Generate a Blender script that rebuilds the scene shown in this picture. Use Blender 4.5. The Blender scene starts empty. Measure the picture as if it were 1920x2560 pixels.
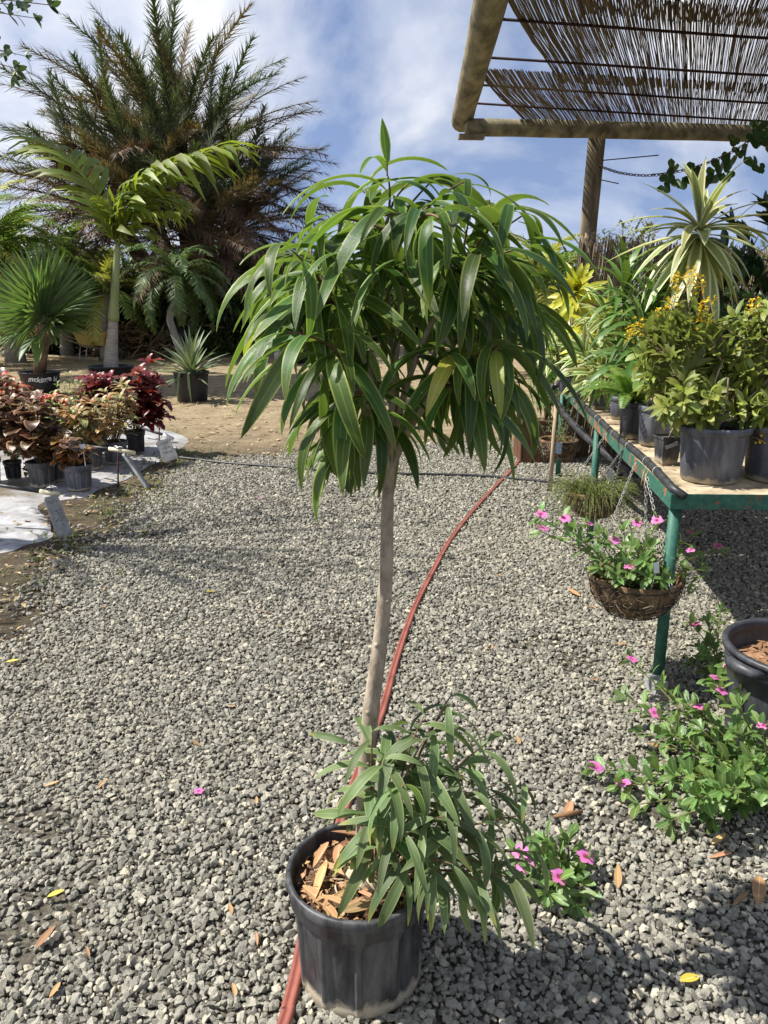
import bpy, bmesh, math, random
import numpy as np
from mathutils import Vector, Matrix, noise as mnoise

R = math.radians
scene = bpy.context.scene
col = scene.collection

# ------------------------------------------------------------------ camera
F_PX = 1923.0
PITCH = math.atan(530.0 / F_PX)
CAM_H = 1.6
cam_d = bpy.data.cameras.new('camera')
cam_d.sensor_fit = 'VERTICAL'
cam_d.sensor_height = 36.0
cam_d.sensor_width = 27.0
cam_d.lens = F_PX / 2560.0 * 36.0
cam_d.clip_start = 0.05
cam_d.clip_end = 2000.0
cam = bpy.data.objects.new('camera', cam_d)
cam.location = (0, 0, CAM_H)
cam.rotation_euler = (math.pi / 2 - PITCH, 0, 0)
col.objects.link(cam)
scene.camera = cam

# ------------------------------------------------------------------ sky and sun
SUN_EL = R(53.0)
SUN_V = Vector((-0.998, 0.06, 0)).normalized()          # horizontal direction towards the sun
SUN_DIR = Vector((SUN_V.x * math.cos(SUN_EL), SUN_V.y * math.cos(SUN_EL), math.sin(SUN_EL)))
world = bpy.data.worlds.new('World')
scene.world = world
world.use_nodes = True
wn, wl = world.node_tree.nodes, world.node_tree.links
wn.clear()
w_out = wn.new('ShaderNodeOutputWorld')
w_sky = wn.new('ShaderNodeTexSky')
w_sky.sky_type = 'NISHITA'
w_sky.sun_disc = False
w_sky.sun_elevation = SUN_EL
w_sky.sun_rotation = math.atan2(SUN_V.x, SUN_V.y)
w_sky.air_density = 1.0
w_sky.dust_density = 0.15
w_sky.ozone_density = 2.5
w_bg = wn.new('ShaderNodeBackground')
w_bg.inputs['Strength'].default_value = 0.092
w_cl = wn.new('ShaderNodeBackground')
w_cl.inputs['Strength'].default_value = 0.74
w_mix = wn.new('ShaderNodeMixShader')
tc = wn.new('ShaderNodeTexCoord')
sep = wn.new('ShaderNodeSeparateXYZ')
wl.new(tc.outputs['Generated'], sep.inputs[0])
def wmath(op, a, b=None, clamp=False):
    n = wn.new('ShaderNodeMath'); n.operation = op; n.use_clamp = clamp
    for i, v in enumerate((a, b)):
        if v is None: continue
        if isinstance(v, (int, float)): n.inputs[i].default_value = v
        else: wl.new(v, n.inputs[i])
    return n.outputs[0]
zc = wmath('ADD', wmath('MAXIMUM', sep.outputs[2], 0.0), 0.75)
lift = wn.new('ShaderNodeCombineXYZ')                     # clear tropical air: no pale band low on the horizon
wl.new(sep.outputs[0], lift.inputs[0]); wl.new(sep.outputs[1], lift.inputs[1])
wl.new(wmath('ADD', wmath('MULTIPLY', wmath('MAXIMUM', sep.outputs[2], 0.0), 0.75), 0.24), lift.inputs[2])
wl.new(lift.outputs[0], w_sky.inputs['Vector'])
cmb = wn.new('ShaderNodeCombineXYZ')
wl.new(wmath('DIVIDE', sep.outputs[0], zc), cmb.inputs[0])
wl.new(wmath('DIVIDE', sep.outputs[1], zc), cmb.inputs[1])
cmb.inputs[2].default_value = 20.7
w_n1 = wn.new('ShaderNodeTexNoise'); w_n1.inputs['Scale'].default_value = 2.1
w_n1.inputs['Detail'].default_value = 9.0; w_n1.inputs['Roughness'].default_value = 0.54
w_n1.inputs['Distortion'].default_value = 0.25
wl.new(cmb.outputs[0], w_n1.inputs['Vector'])
w_r1 = wn.new('ShaderNodeValToRGB')
w_r1.color_ramp.elements[0].position = 0.44; w_r1.color_ramp.elements[0].color = (0, 0, 0, 1)
w_r1.color_ramp.elements[1].position = 0.60; w_r1.color_ramp.elements[1].color = (1, 1, 1, 1)
wl.new(w_n1.outputs['Fac'], w_r1.inputs[0])
w_n2 = wn.new('ShaderNodeTexNoise'); w_n2.inputs['Scale'].default_value = 4.5
w_n2.inputs['Detail'].default_value = 6.0
wl.new(cmb.outputs[0], w_n2.inputs['Vector'])
w_r2 = wn.new('ShaderNodeValToRGB')
w_r2.color_ramp.elements[0].position = 0.35; w_r2.color_ramp.elements[0].color = (0.66, 0.71, 0.82, 1)
w_r2.color_ramp.elements[1].position = 0.62; w_r2.color_ramp.elements[1].color = (1, 0.99, 0.97, 1)
wl.new(w_n2.outputs['Fac'], w_r2.inputs[0])
wl.new(w_r2.outputs[0], w_cl.inputs['Color'])
w_tint = wn.new('ShaderNodeMix'); w_tint.data_type = 'RGBA'; w_tint.blend_type = 'MULTIPLY'
w_tint.inputs[0].default_value = 1.0; w_tint.inputs[7].default_value = (1.22, 1.03, 1.0, 1)
wl.new(w_sky.outputs[0], w_tint.inputs[6]); wl.new(w_tint.outputs[2], w_bg.inputs['Color'])
wl.new(wmath('MULTIPLY', w_r1.outputs[0], 0.92), w_mix.inputs[0])
wl.new(w_bg.outputs[0], w_mix.inputs[1])
wl.new(w_cl.outputs[0], w_mix.inputs[2])
wl.new(w_mix.outputs[0], w_out.inputs['Surface'])

sun_d = bpy.data.lights.new('sun', 'SUN')
sun_d.energy = 5.0
sun_d.angle = R(0.53)
sun_d.color = (1.0, 0.955, 0.88)
sun = bpy.data.objects.new('sun', sun_d)
sun.rotation_euler = (-SUN_DIR).to_track_quat('-Z', 'Y').to_euler()
sun.location = (0, 0, 30)
col.objects.link(sun)

scene.view_settings.view_transform = 'Standard'
scene.view_settings.look = 'None'
scene.view_settings.exposure = 0.75
scene.view_settings.gamma = 1.0
scene.view_settings.use_curve_mapping = False

# ------------------------------------------------------------------ pixel helpers (1920 x 2560 photograph)
_c, _s = math.cos(PITCH), math.sin(PITCH)
def ray(u, v):
    a = (u - 960.0) / F_PX; b = (1280.0 - v) / F_PX
    return Vector((a, _c + b * _s, -_s + b * _c))
def G(u, v, z=0.0):
    d = ray(u, v); t = (z - CAM_H) / d.z
    return Vector((d.x * t, d.y * t, z))
def P(u, v, Y):
    d = ray(u, v); t = Y / d.y
    return Vector((d.x * t, Y, CAM_H + d.z * t))

# ------------------------------------------------------------------ mesh builder
class MB:
    def __init__(s): s.v = []; s.f = []; s.uv = []
    def add(s, vs, fs, uvs=None):
        o = len(s.v); s.v.extend([tuple(x) for x in vs])
        for i, f in enumerate(fs):
            s.f.append(tuple(o + k for k in f))
            s.uv.append([uvs[k] for k in f] if uvs else None)
    def box(s, c, size, rot=None):
        hx, hy, hz = size[0] / 2, size[1] / 2, size[2] / 2
        vs = [Vector((x, y, z)) for x in (-hx, hx) for y in (-hy, hy) for z in (-hz, hz)]
        if rot is not None: vs = [rot @ q for q in vs]
        s.add([q + Vector(c) for q in vs], [(0, 1, 3, 2), (4, 6, 7, 5), (0, 4, 5, 1), (2, 3, 7, 6), (0, 2, 6, 4), (1, 5, 7, 3)])
    def tube(s, pts, rad, n=8, cap=True, wob=0.0, rnd=random):
        pts = [Vector(p) for p in pts]
        if not hasattr(rad, '__len__'): rad = [rad] * len(pts)
        m = len(pts); vs = []; x = None
        L = [0.0]
        for i in range(1, m): L.append(L[-1] + (pts[i] - pts[i - 1]).length)
        tot = max(L[-1], 1e-6); uvs = []
        for i in range(m):
            t = (pts[min(i + 1, m - 1)] - pts[max(i - 1, 0)])
            t = t.normalized() if t.length > 1e-9 else Vector((0, 0, 1))
            if x is None:
                a = Vector((0, 0, 1)) if abs(t.z) < 0.9 else Vector((1, 0, 0))
                x = t.cross(a).normalized()
            else:
                x = (x - t * x.dot(t))
                x = x.normalized() if x.length > 1e-6 else t.orthogonal().normalized()
            y = t.cross(x)
            for k in range(n):
                a = 2 * math.pi * k / n
                r = rad[i] * (1 + (rnd.uniform(-wob, wob) if wob else 0))
                vs.append(pts[i] + x * (math.cos(a) * r) + y * (math.sin(a) * r)); uvs.append((k / n, L[i] / tot))
        fs = [(i * n + k, i * n + (k + 1) % n, (i + 1) * n + (k + 1) % n, (i + 1) * n + k) for i in range(m - 1) for k in range(n)]
        if cap and n > 2:
            fs.append(tuple(range(n - 1, -1, -1))); fs.append(tuple((m - 1) * n + k for k in range(n)))
        s.add(vs, fs, uvs)
    def lathe(s, prof, n=32, c=(0, 0, 0), fn=None):
        vs = []; c = Vector(c)
        for (r, z) in prof:
            for k in range(n):
                a = 2 * math.pi * k / n
                rr = r if fn is None else fn(r, z, a)
                vs.append(c + Vector((math.cos(a) * rr, math.sin(a) * rr, z)))
        m = len(prof)
        s.add(vs, [(i * n + k, i * n + (k + 1) % n, (i + 1) * n + (k + 1) % n, (i + 1) * n + k) for i in range(m - 1) for k in range(n)])
    def merge(s, me, M):
        """append a mesh template (v, f, uv) transformed by M"""
        o = len(s.v)
        s.v.extend([tuple(M @ Vector(q)) for q in me[0]])
        for f, u in zip(me[1], me[2]):
            s.f.append(tuple(o + k for k in f)); s.uv.append(u)
    def raw(s): return (s.v, s.f, s.uv)
    def mesh(s, name, mat, smooth=True):
        me = bpy.data.meshes.new(name)
        me.from_pydata(s.v, [], s.f)
        if any(u is not None for u in s.uv):
            ul = me.uv_layers.new(name='UVMap')
            flat = []
            for f, u in zip(s.f, s.uv):
                for k in range(len(f)): flat.extend(u[k] if u else (0.5, 0.5))
            ul.data.foreach_set('uv', flat)
        me.materials.append(mat)
        if smooth: me.polygons.foreach_set('use_smooth', [True] * len(me.polygons))
        me.update()
        return me

WM = {}
def tag(o, label=None, cat=None, group=None, kind=None):
    if label: o['label'] = label
    if cat: o['category'] = cat
    if group: o['group'] = group
    if kind: o['kind'] = kind
    return o
def thing(name, label, cat, loc=(0, 0, 0), group=None):
    o = bpy.data.objects.new(name, None); col.objects.link(o)
    o.empty_display_size = 0.1
    o.location = loc
    WM[o.name] = Matrix.Translation(Vector(loc))
    return tag(o, label, cat, group)
def put(name, me, parent=None, M=None, label=None, kind=None):
    o = bpy.data.objects.new(name, me); col.objects.link(o)
    M = M if M is not None else Matrix.Identity(4)
    if parent is not None:
        o.parent = parent
        o.matrix_basis = WM[parent.name].inverted() @ M
    else:
        o.matrix_basis = M
    WM[o.name] = M
    if label: o['label'] = label
    if kind: o['kind'] = kind
    return o
def part(mb, name, mat, parent, smooth=True, label=None, kind=None):
    return put(name, mb.mesh(name, mat, smooth), parent, None, label, kind)
def frame(pos, d, up=Vector((0, 0, 1)), s=1.0):
    y = Vector(d).normalized()
    z = up - y * up.dot(y)
    z = z.normalized() if z.length > 1e-4 else y.orthogonal().normalized()
    x = y.cross(z)
    M = Matrix((x * s, y * s, z * s)).transposed().to_4x4()
    M.translation = pos
    return M
def lerp(a, b, t): return a + (b - a) * t
def bez(a, b, c, n):
    return [(1 - t) ** 2 * a + 2 * t * (1 - t) * b + t * t * c for t in [i / (n - 1) for i in range(n)]]
def smoothline(ctrl, n):
    """Catmull-Rom through control points"""
    c = [Vector(q) for q in ctrl]; c = [2 * c[0] - c[1]] + c + [2 * c[-1] - c[-2]]
    out = []; segs = len(c) - 3
    for i in range(n):
        x = i / (n - 1) * segs; k = min(int(x), segs - 1); t = x - k
        p0, p1, p2, p3 = c[k:k + 4]
        out.append(0.5 * ((2 * p1) + (p2 - p0) * t + (2 * p0 - 5 * p1 + 4 * p2 - p3) * t * t + (3 * p1 - p0 - 3 * p2 + p3) * t ** 3))
    return out

# ------------------------------------------------------------------ materials
def nt(name):
    m = bpy.data.materials.new(name); m.use_nodes = True
    n, l = m.node_tree.nodes, m.node_tree.links
    b = n.get('Principled BSDF')
    return m, n, l, b
def ramp(n, l, src, stops):
    r = n.new('ShaderNodeValToRGB')
    els = r.color_ramp.elements
    while len(els) < len(stops): els.new(0.5)
    for e, (p, c) in zip(els, stops):
        e.position = p; e.color = (c[0], c[1], c[2], 1)
    l.new(src, r.inputs[0])
    return r.outputs[0]
def nmath(n, l, op, a, b=None, clamp=False):
    q = n.new('ShaderNodeMath'); q.operation = op; q.use_clamp = clamp
    for i, v in enumerate((a, b)):
        if v is None: continue
        if isinstance(v, (int, float)): q.inputs[i].default_value = v
        else: l.new(v, q.inputs[i])
    return q.outputs[0]
def nmix(n, l, fac, a, b, mode='MIX'):
    q = n.new('ShaderNodeMix'); q.data_type = 'RGBA'; q.blend_type = mode
    for i, v in ((0, fac), (6, a), (7, b)):
        if isinstance(v, (int, float)): q.inputs[i].default_value = v
        elif isinstance(v, tuple): q.inputs[i].default_value = (v[0], v[1], v[2], 1)
        else: l.new(v, q.inputs[i])
    return q.outputs[2]
def noise(n, l, scale, detail=5, rough=0.55, vec=None, coord='Object'):
    t = n.new('ShaderNodeTexNoise'); t.inputs['Scale'].default_value = scale
    t.inputs['Detail'].default_value = detail; t.inputs['Roughness'].default_value = rough
    if vec is None:
        c = n.new('ShaderNodeTexCoord'); vec = c.outputs[coord]
    l.new(vec, t.inputs['Vector'])
    return t.outputs['Fac']
def bump(n, l, b, h, strength=0.4, dist=0.01):
    q = n.new('ShaderNodeBump'); q.inputs['Strength'].default_value = strength; q.inputs['Distance'].default_value = dist
    l.new(h, q.inputs['Height']); l.new(q.outputs[0], b.inputs['Normal'])
def rnd_id(n, l):
    oi = n.new('ShaderNodeObjectInfo'); ge = n.new('ShaderNodeNewGeometry')
    return nmath(n, l, 'FRACT', nmath(n, l, 'ADD', oi.outputs['Random'], ge.outputs['Random Per Island']))
def surf(name, c1, c2, scale=8, rough=0.7, bmp=0.3, bdist=0.005, spec=0.3, detail=6, stretch=None, metal=0.0, pos=(0.35, 0.65)):
    m, n, l, b = nt(name)
    tcn = n.new('ShaderNodeTexCoord'); vec = tcn.outputs['Object']
    if stretch:
        mp = n.new('ShaderNodeMapping'); mp.inputs['Scale'].default_value = stretch
        l.new(vec, mp.inputs[0]); vec = mp.outputs[0]
    f = noise(n, l, scale, detail, 0.6, vec)
    l.new(ramp(n, l, f, [(pos[0], c1), (pos[1], c2)]), b.inputs['Base Color'])
    b.inputs['Roughness'].default_value = rough
    b.inputs['Specular IOR Level'].default_value = spec
    b.inputs['Metallic'].default_value = metal
    if bmp: bump(n, l, b, f, bmp, bdist)
    return m
def leaf_mat(name, base, rib=None, margin=None, tip=None, rough=0.38, trans=0.3, var=0.35, hue=0.03, back=None, stripe=None, spots=None, spec=0.5, tcol=None):
    m, n, l, b = nt(name)
    uv = n.new('ShaderNodeUVMap'); sp = n.new('ShaderNodeSeparateXYZ'); l.new(uv.outputs[0], sp.inputs[0])
    e = nmath(n, l, 'MULTIPLY', nmath(n, l, 'ABSOLUTE', nmath(n, l, 'SUBTRACT', sp.outputs[0], 0.5)), 2.0)
    rid = rnd_id(n, l)
    c = base
    nz = noise(n, l, 22, 3)
    c = nmix(n, l, nmath(n, l, 'MULTIPLY', nz, 0.55), tuple(base), tuple(x * 0.6 for x in base))
    if stripe:
        w = n.new('ShaderNodeMath'); w.operation = 'LESS_THAN'; l.new(e, w.inputs[0]); w.inputs[1].default_value = stripe[1]
        if stripe[2]: c = nmix(n, l, w.outputs[0], c, stripe[0])      # pale centre
        else: c = nmix(n, l, w.outputs[0], stripe[0], c)              # pale margins
    if spots:
        s2 = noise(n, l, spots[1], 3, 0.6)
        c = nmix(n, l, ramp(n, l, s2, [(spots[2], (0, 0, 0)), (spots[2] + 0.08, (1, 1, 1))]), c, spots[0])
    if tip:
        tt = n.new('ShaderNodeMapRange'); tt.inputs[1].default_value = 0.7; tt.inputs[2].default_value = 1.0
        l.new(sp.outputs[1], tt.inputs[0])
        pick = nmath(n, l, 'GREATER_THAN', rid, 0.6)
        c = nmix(n, l, nmath(n, l, 'MULTIPLY', tt.outputs[0], pick), c, tip)
    if margin: c = nmix(n, l, ramp(n, l, e, [(0.76, (0, 0, 0)), (0.90, (1, 1, 1))]), c, margin)
    if rib: c = nmix(n, l, ramp(n, l, e, [(0.03, (1, 1, 1)), (0.12, (0, 0, 0))]), c, rib)
    hs = n.new('ShaderNodeHueSaturation')
    l.new(c, hs.inputs['Color'])
    l.new(nmath(n, l, 'ADD', nmath(n, l, 'MULTIPLY', rid, 2 * hue), 0.5 - hue), hs.inputs['Hue'])
    r2 = nmath(n, l, 'FRACT', nmath(n, l, 'MULTIPLY', rid, 7.31))
    l.new(nmath(n, l, 'ADD', nmath(n, l, 'MULTIPLY', r2, 2 * var), 1 - var), hs.inputs['Value'])
    cc = hs.outputs[0]
    if back:
        ge = n.new('ShaderNodeNewGeometry')
        cc = nmix(n, l, nmath(n, l, 'MULTIPLY', ge.outputs['Backfacing'], 0.6), cc, back)
    l.new(cc, b.inputs['Base Color'])
    b.inputs['Roughness'].default_value = rough
    b.inputs['Specular IOR Level'].default_value = spec
    wv = n.new('ShaderNodeTexWave'); wv.inputs['Scale'].default_value = 14; wv.inputs['Distortion'].default_value = 1.0
    l.new(uv.outputs[0], wv.inputs['Vector'])
    bump(n, l, b, nmath(n, l, 'ADD', nmath(n, l, 'MULTIPLY', wv.outputs['Fac'], 0.15), nz), 0.22, 0.004)
    tr = n.new('ShaderNodeBsdfTranslucent')
    tm = nmix(n, l, 0.75, cc, tcol or (1.6, 1.7, 0.7), 'MULTIPLY')
    l.new(tm, tr.inputs['Color'])
    mx = n.new('ShaderNodeMixShader'); mx.inputs[0].default_value = trans
    out = n.get('Material Output')
    l.new(b.outputs[0], mx.inputs[1]); l.new(tr.outputs[0], mx.inputs[2]); l.new(mx.outputs[0], out.inputs['Surface'])
    return m
def pot_mat(name, dark=(0.022, 0.023, 0.026), dust=(0.12, 0.12, 0.12), mud=(0.42, 0.36, 0.26), mudh=0.03, amount=0.5):
    m, n, l, b = nt(name)
    tcn = n.new('ShaderNodeTexCoord'); sp = n.new('ShaderNodeSeparateXYZ'); l.new(tcn.outputs['Object'], sp.inputs[0])
    mp = n.new('ShaderNodeMapping'); mp.inputs['Scale'].default_value = (1, 1, 0.22); l.new(tcn.outputs['Object'], mp.inputs[0])
    f = noise(n, l, 26, 6, 0.65, mp.outputs[0])
    c = nmix(n, l, nmath(n, l, 'MULTIPLY', ramp(n, l, f, [(0.38, (0, 0, 0)), (0.72, (1, 1, 1))]), amount), dark, dust)
    f2 = noise(n, l, 30, 4, 0.6)
    edge = nmath(n, l, 'ADD', sp.outputs[2], nmath(n, l, 'MULTIPLY', nmath(n, l, 'SUBTRACT', f2, 0.5), mudh * 2.2))
    mk = n.new('ShaderNodeMapRange'); mk.inputs[1].default_value = mudh * 0.7; mk.inputs[2].default_value = mudh * 1.25
    mk.inputs[3].default_value = 1; mk.inputs[4].default_value = 0; l.new(edge, mk.inputs[0])
    c = nmix(n, l, nmath(n, l, 'MULTIPLY', mk.outputs[0], 0.8), c, mud)
    l.new(c, b.inputs['Base Color'])
    l.new(nmath(n, l, 'ADD', nmath(n, l, 'MULTIPLY', f, 0.3), 0.32), b.inputs['Roughness'])
    b.inputs['Specular IOR Level'].default_value = 0.42
    bump(n, l, b, f, 0.12, 0.003)
    return m

M = {}
M['pot'] = pot_mat('black_pot_plastic', dust=(0.19, 0.19, 0.19), amount=0.62)
M['pot_dusty'] = pot_mat('dusty_pot_plastic', (0.06, 0.066, 0.082), (0.20, 0.21, 0.235), mudh=0.022, amount=0.8)
M['pot_dark'] = pot_mat('dark_pot_plastic', (0.012, 0.012, 0.015), (0.035, 0.037, 0.045), mudh=0.012, amount=0.6)
M['terracotta'] = surf('red_pot_plastic', (0.30, 0.07, 0.035), (0.36, 0.10, 0.05), 10, 0.55, 0.1)
M['soil'] = surf('soil', (0.02, 0.014, 0.009), (0.16, 0.10, 0.06), 42, 0.95, 0.9, 0.012, 0.1, 8)
M['mulch'] = surf('bark_chip', (0.10, 0.05, 0.028), (0.42, 0.25, 0.14), 18, 0.9, 0.6, 0.006, 0.1, 6, (1, 4, 4))
M['dry'] = leaf_mat('dry_leaf', (0.42, 0.24, 0.11), (0.55, 0.38, 0.2), rough=0.7, trans=0.1, var=0.45, hue=0.02, tcol=(1, 1, 1))
M['yellow_leaf'] = leaf_mat('yellowed_leaf', (0.75, 0.55, 0.08), (0.8, 0.7, 0.3), rough=0.5, trans=0.2, var=0.15, tcol=(1, 1, .8))
M['root'] = surf('root', (0.36, 0.28, 0.18), (0.62, 0.52, 0.38), 30, 0.9, 0.5)
M['bark'] = surf('pale_bark', (0.22, 0.175, 0.125), (0.46, 0.39, 0.30), 34, 0.9, 0.8, 0.006, 0.15, 8, (1, 1, 0.5))
M['twig'] = surf('twig', (0.10, 0.06, 0.03), (0.24, 0.16, 0.09), 40, 0.8, 0.3)
M['stem'] = surf('green_stem', (0.10, 0.08, 0.035), (0.16, 0.17, 0.05), 30, 0.7, 0.2)
M['ficus'] = leaf_mat('ficus_leaf', (0.072, 0.142, 0.030), (0.13, 0.21, 0.05), (0.25, 0.33, 0.08), rough=0.38, trans=0.38, var=0.48, hue=0.024, back=(0.13, 0.19, 0.045), spec=0.38, tip=(0.16, 0.15, 0.04))
M['ficus_blue'] = leaf_mat('ficus_leaf_dull', (0.135, 0.20, 0.072), (0.17, 0.23, 0.10), (0.24, 0.30, 0.13), rough=0.5, trans=0.30, var=0.38, hue=0.018, back=(0.13, 0.18, 0.08), spec=0.45, tip=(0.35, 0.30, 0.05))
M['ficus_yellow'] = leaf_mat('ficus_leaf_yellowing', (0.36, 0.40, 0.06), (0.5, 0.5, 0.12), rough=0.4, trans=0.25, var=0.2, spots=((0.3, 0.2, 0.05), 9, 0.6))
# ------------------------------------------------------------------ leaf shapes
SHAPES = {
    'lance': lambda t: max(0.0, math.sin(math.pi * min(1, (t * 0.985 + 0.012)) ** 0.82)) ** 0.72,
    'strap': lambda t: min(1.0, 0.45 + 1.6 * t) * (1 - max(0, (t - 0.45) / 0.55) ** 1.7),
    'oval': lambda t: max(0.0, math.sin(math.pi * (t * 0.97 + 0.02) ** 0.95)) ** 0.75,
    'obov': lambda t: max(0.0, math.sin(math.pi * (t * 0.96 + 0.01) ** 1.35)) ** 0.8,
    'heart': lambda t: (min(1.0, (t + 0.02) / 0.16) ** 0.5) * (1 - t) ** 0.72 * 1.12,
    'blade': lambda t: (0.75 + 0.5 * t) if t < 0.5 else 2.0 * (1 - t) ** 0.8 * 0.87,
}
def leaf_raw(L, W, shape='lance', seg=9, a0=0.0, a1=-60.0, fold=0.25, petiole=0.0, wave=0.0, side=0.0, rnd=random, power=1.0, cut=0.0):
    """strip leaf: base at the origin, starts along +Y, bends towards -Z; side = sideways bend in degrees"""
    sh = SHAPES[shape]; pts = []; p = Vector((0, 0, 0)); ph = rnd.random() * 6.28
    vs, fs, uvs = [], [], []
    if petiole:
        d0 = Vector((0, math.cos(R(a0)), math.sin(R(a0))))
        q = p + d0 * petiole; w = W * 0.035
        vs += [p + Vector((-w, 0, 0)), p + Vector((w, 0, 0)), q + Vector((w, 0, 0)), q + Vector((-w, 0, 0))]
        fs.append((0, 1, 2, 3)); uvs += [(0.5, 0.02)] * 4
        p = q
    o = len(vs)
    for i in range(seg + 1):
        t = i / seg
        if i:
            a = R(lerp(a0, a1, ((i - 0.5) / seg) ** power)); sd = R(side * (i - 0.5) / seg)
            p = p + Vector((math.sin(sd) * math.cos(a), math.cos(sd) * math.cos(a), math.sin(a))) * (L / seg)
        a = R(lerp(a0, a1, t ** power)); sd = R(side * t)
        nrm = Vector((0, -math.sin(a), math.cos(a)))
        xx = Vector((math.cos(sd), -math.sin(sd), 0))
        w = W / 2 * sh(t)
        if cut and t > cut: w = max(w, W * 0.3)
        wz = wave * W * math.sin(ph + t * 11)
        vs += [p - xx * w + nrm * (fold * w + wz), p, p + xx * w + nrm * (fold * w - wz)]
        uvs += [(0.0, t), (0.5, t), (1.0, t)]
    for i in range(seg):
        k = o + i * 3
        fs += [(k, k + 1, k + 4, k + 3), (k + 1, k + 2, k + 5, k + 4)]
    return vs, fs, [[uvs[k] for k in f] for f in fs]
def leaf_set(name, mat, n, seed, Lr=(1, 1), Wr=(0.2, 0.2), shape='lance', seg=8, a0=(0, 20), a1=(-80, -30), fold=(0.15, 0.35), petiole=0.0, wave=0.0, side=(-10, 10), power=1.0):
    rnd = random.Random(seed); out = []
    for i in range(n):
        raw = leaf_raw(rnd.uniform(*Lr), rnd.uniform(*Wr), shape, seg, rnd.uniform(*a0), rnd.uniform(*a1), rnd.uniform(*fold), petiole, wave, rnd.uniform(*side), rnd, power)
        mb = MB(); mb.merge(raw, Matrix.Identity(4))
        out.append(mb.mesh(name, mat))
    return out
def flower_mesh(name, mat, r=0.018, petals=5, eye=None):
    mb = MB()
    for k in range(petals):
        a = 2 * math.pi * k / petals
        Mx = Matrix.Rotation(a, 4, 'Z') @ Matrix.Translation((0, r * 0.08, 0)) @ Matrix.Rotation(R(12), 4, 'X')
        mb.merge(leaf_raw(r, r * 0.95, 'obov', 4, 5, -25, 0.1), Mx)
    me = mb.mesh(name, mat)
    if eye:
        me.materials.append(eye)
        for pl in me.polygons:
            if (Vector(pl.center)).xy.length < r * 0.30: pl.material_index = 1
    return me

# ================================================================== SETTING
def nz(x, y, s, k=0.0): return mnoise.noise(Vector((x * s, y * s, k)))
def gravel_edge(x, y):
    """signed distance-like value, > 0 inside the gravel path"""
    w = 0.22 * nz(x, y, 1.3, 5.0) + 0.10 * nz(x, y, 4.0, 9.0)
    left = (x + 1.93) + w - 0.22 * max(0, 4.3 - y)  * (1 if y < 4.3 else 0) + (0.45 * max(0, 3.6 - y))
    yb = 7.6 + 0.55 * min(max(x + 2.0, 0), 2.2)
    far = (yb - y) + w
    return min(left, far)
def axis(lo, hi, n0, n1, step):
    a = [n0 + i * step for i in range(int((n1 - n0) / step) + 1)]
    left = [n0 - step * 1.35 ** k * 2 for k in range(1, 30)]
    right = [a[-1] + step * 1.35 ** k * 2 for k in range(1, 30)]
    return sorted([q for q in left if q > lo] + [lo] + a + [q for q in right if q < hi] + [hi])
gx, gy = axis(-400, 400, -6.0, 5.0, 0.11), axis(-60, 900, 0.4, 16.0, 0.11)
vs = []
for y in gy:
    for x in gx:
        h = 0
        if -8 < x < 7 and 0 < y < 20:
            h = 0.008 * nz(x, y, 2.2) + 0.006 * nz(x, y, 7.0, 3)
            if gravel_edge(x, y) > 0.1: h -= 0.012
        vs.append((x, y, h - 0.006))
nx = len(gx)
fs = [(j * nx + i, j * nx + i + 1, (j + 1) * nx + i + 1, (j + 1) * nx + i) for j in range(len(gy) - 1) for i in range(nx - 1)]
def ground_mat():
    m, n, l, b = nt('dirt_ground')
    tcn = n.new('ShaderNodeTexCoord'); v = tcn.outputs['Object']
    sp = n.new('ShaderNodeSeparateXYZ'); l.new(v, sp.inputs[0])
    big = noise(n, l, 0.55, 5, 0.6, v); mid = noise(n, l, 3.2, 9, 0.72, v); fine = noise(n, l, 60, 5, 0.7, v)
    damp = ramp(n, l, mid, [(0.30, (0.05, 0.038, 0.026)), (0.55, (0.10, 0.078, 0.052)), (0.72, (0.17, 0.135, 0.09))])
    dryc = ramp(n, l, mid, [(0.28, (0.15, 0.112, 0.068)), (0.5, (0.29, 0.225, 0.138)), (0.72, (0.41, 0.33, 0.21))])
    yy = nmath(n, l, 'ADD', sp.outputs[1], nmath(n, l, 'MULTIPLY', nmath(n, l, 'SUBTRACT', big, 0.5), 5.0))
    mr = n.new('ShaderNodeMapRange'); mr.inputs[1].default_value = 6.4; mr.inputs[2].default_value = 10.5; l.new(yy, mr.inputs[0])
    c = nmix(n, l, mr.outputs[0], damp, dryc)
    # thin green growth in patches further back
    gr = ramp(n, l, noise(n, l, 1.4, 6, 0.7, v), [(0.56, (0, 0, 0)), (0.70, (1, 1, 1))])
    c = nmix(n, l, nmath(n, l, 'MULTIPLY', gr, 0.35), c, (0.17, 0.19, 0.06))
    c = nmix(n, l, nmath(n, l, 'MULTIPLY', fine, 0.6), c, (0.05, 0.035, 0.02), 'MULTIPLY') if False else c
    sc = nmath(n, l, 'ADD', nmath(n, l, 'MULTIPLY', fine, 0.9), 0.5)
    q = n.new('ShaderNodeVectorMath'); q.operation = 'SCALE'; l.new(c, q.inputs[0]); l.new(sc, q.inputs[3])
    l.new(q.outputs[0], b.inputs['Base Color'])
    b.inputs['Roughness'].default_value = 0.95; b.inputs['Specular IOR Level'].default_value = 0.15
    bump(n, l, b, nmath(n, l, 'ADD', mid, nmath(n, l, 'MULTIPLY', fine, 0.5)), 0.9, 0.03)
    return m
mb = MB(); mb.add(vs, fs)
tag(part(mb, 'ground', ground_mat(), None), kind='structure')

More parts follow.
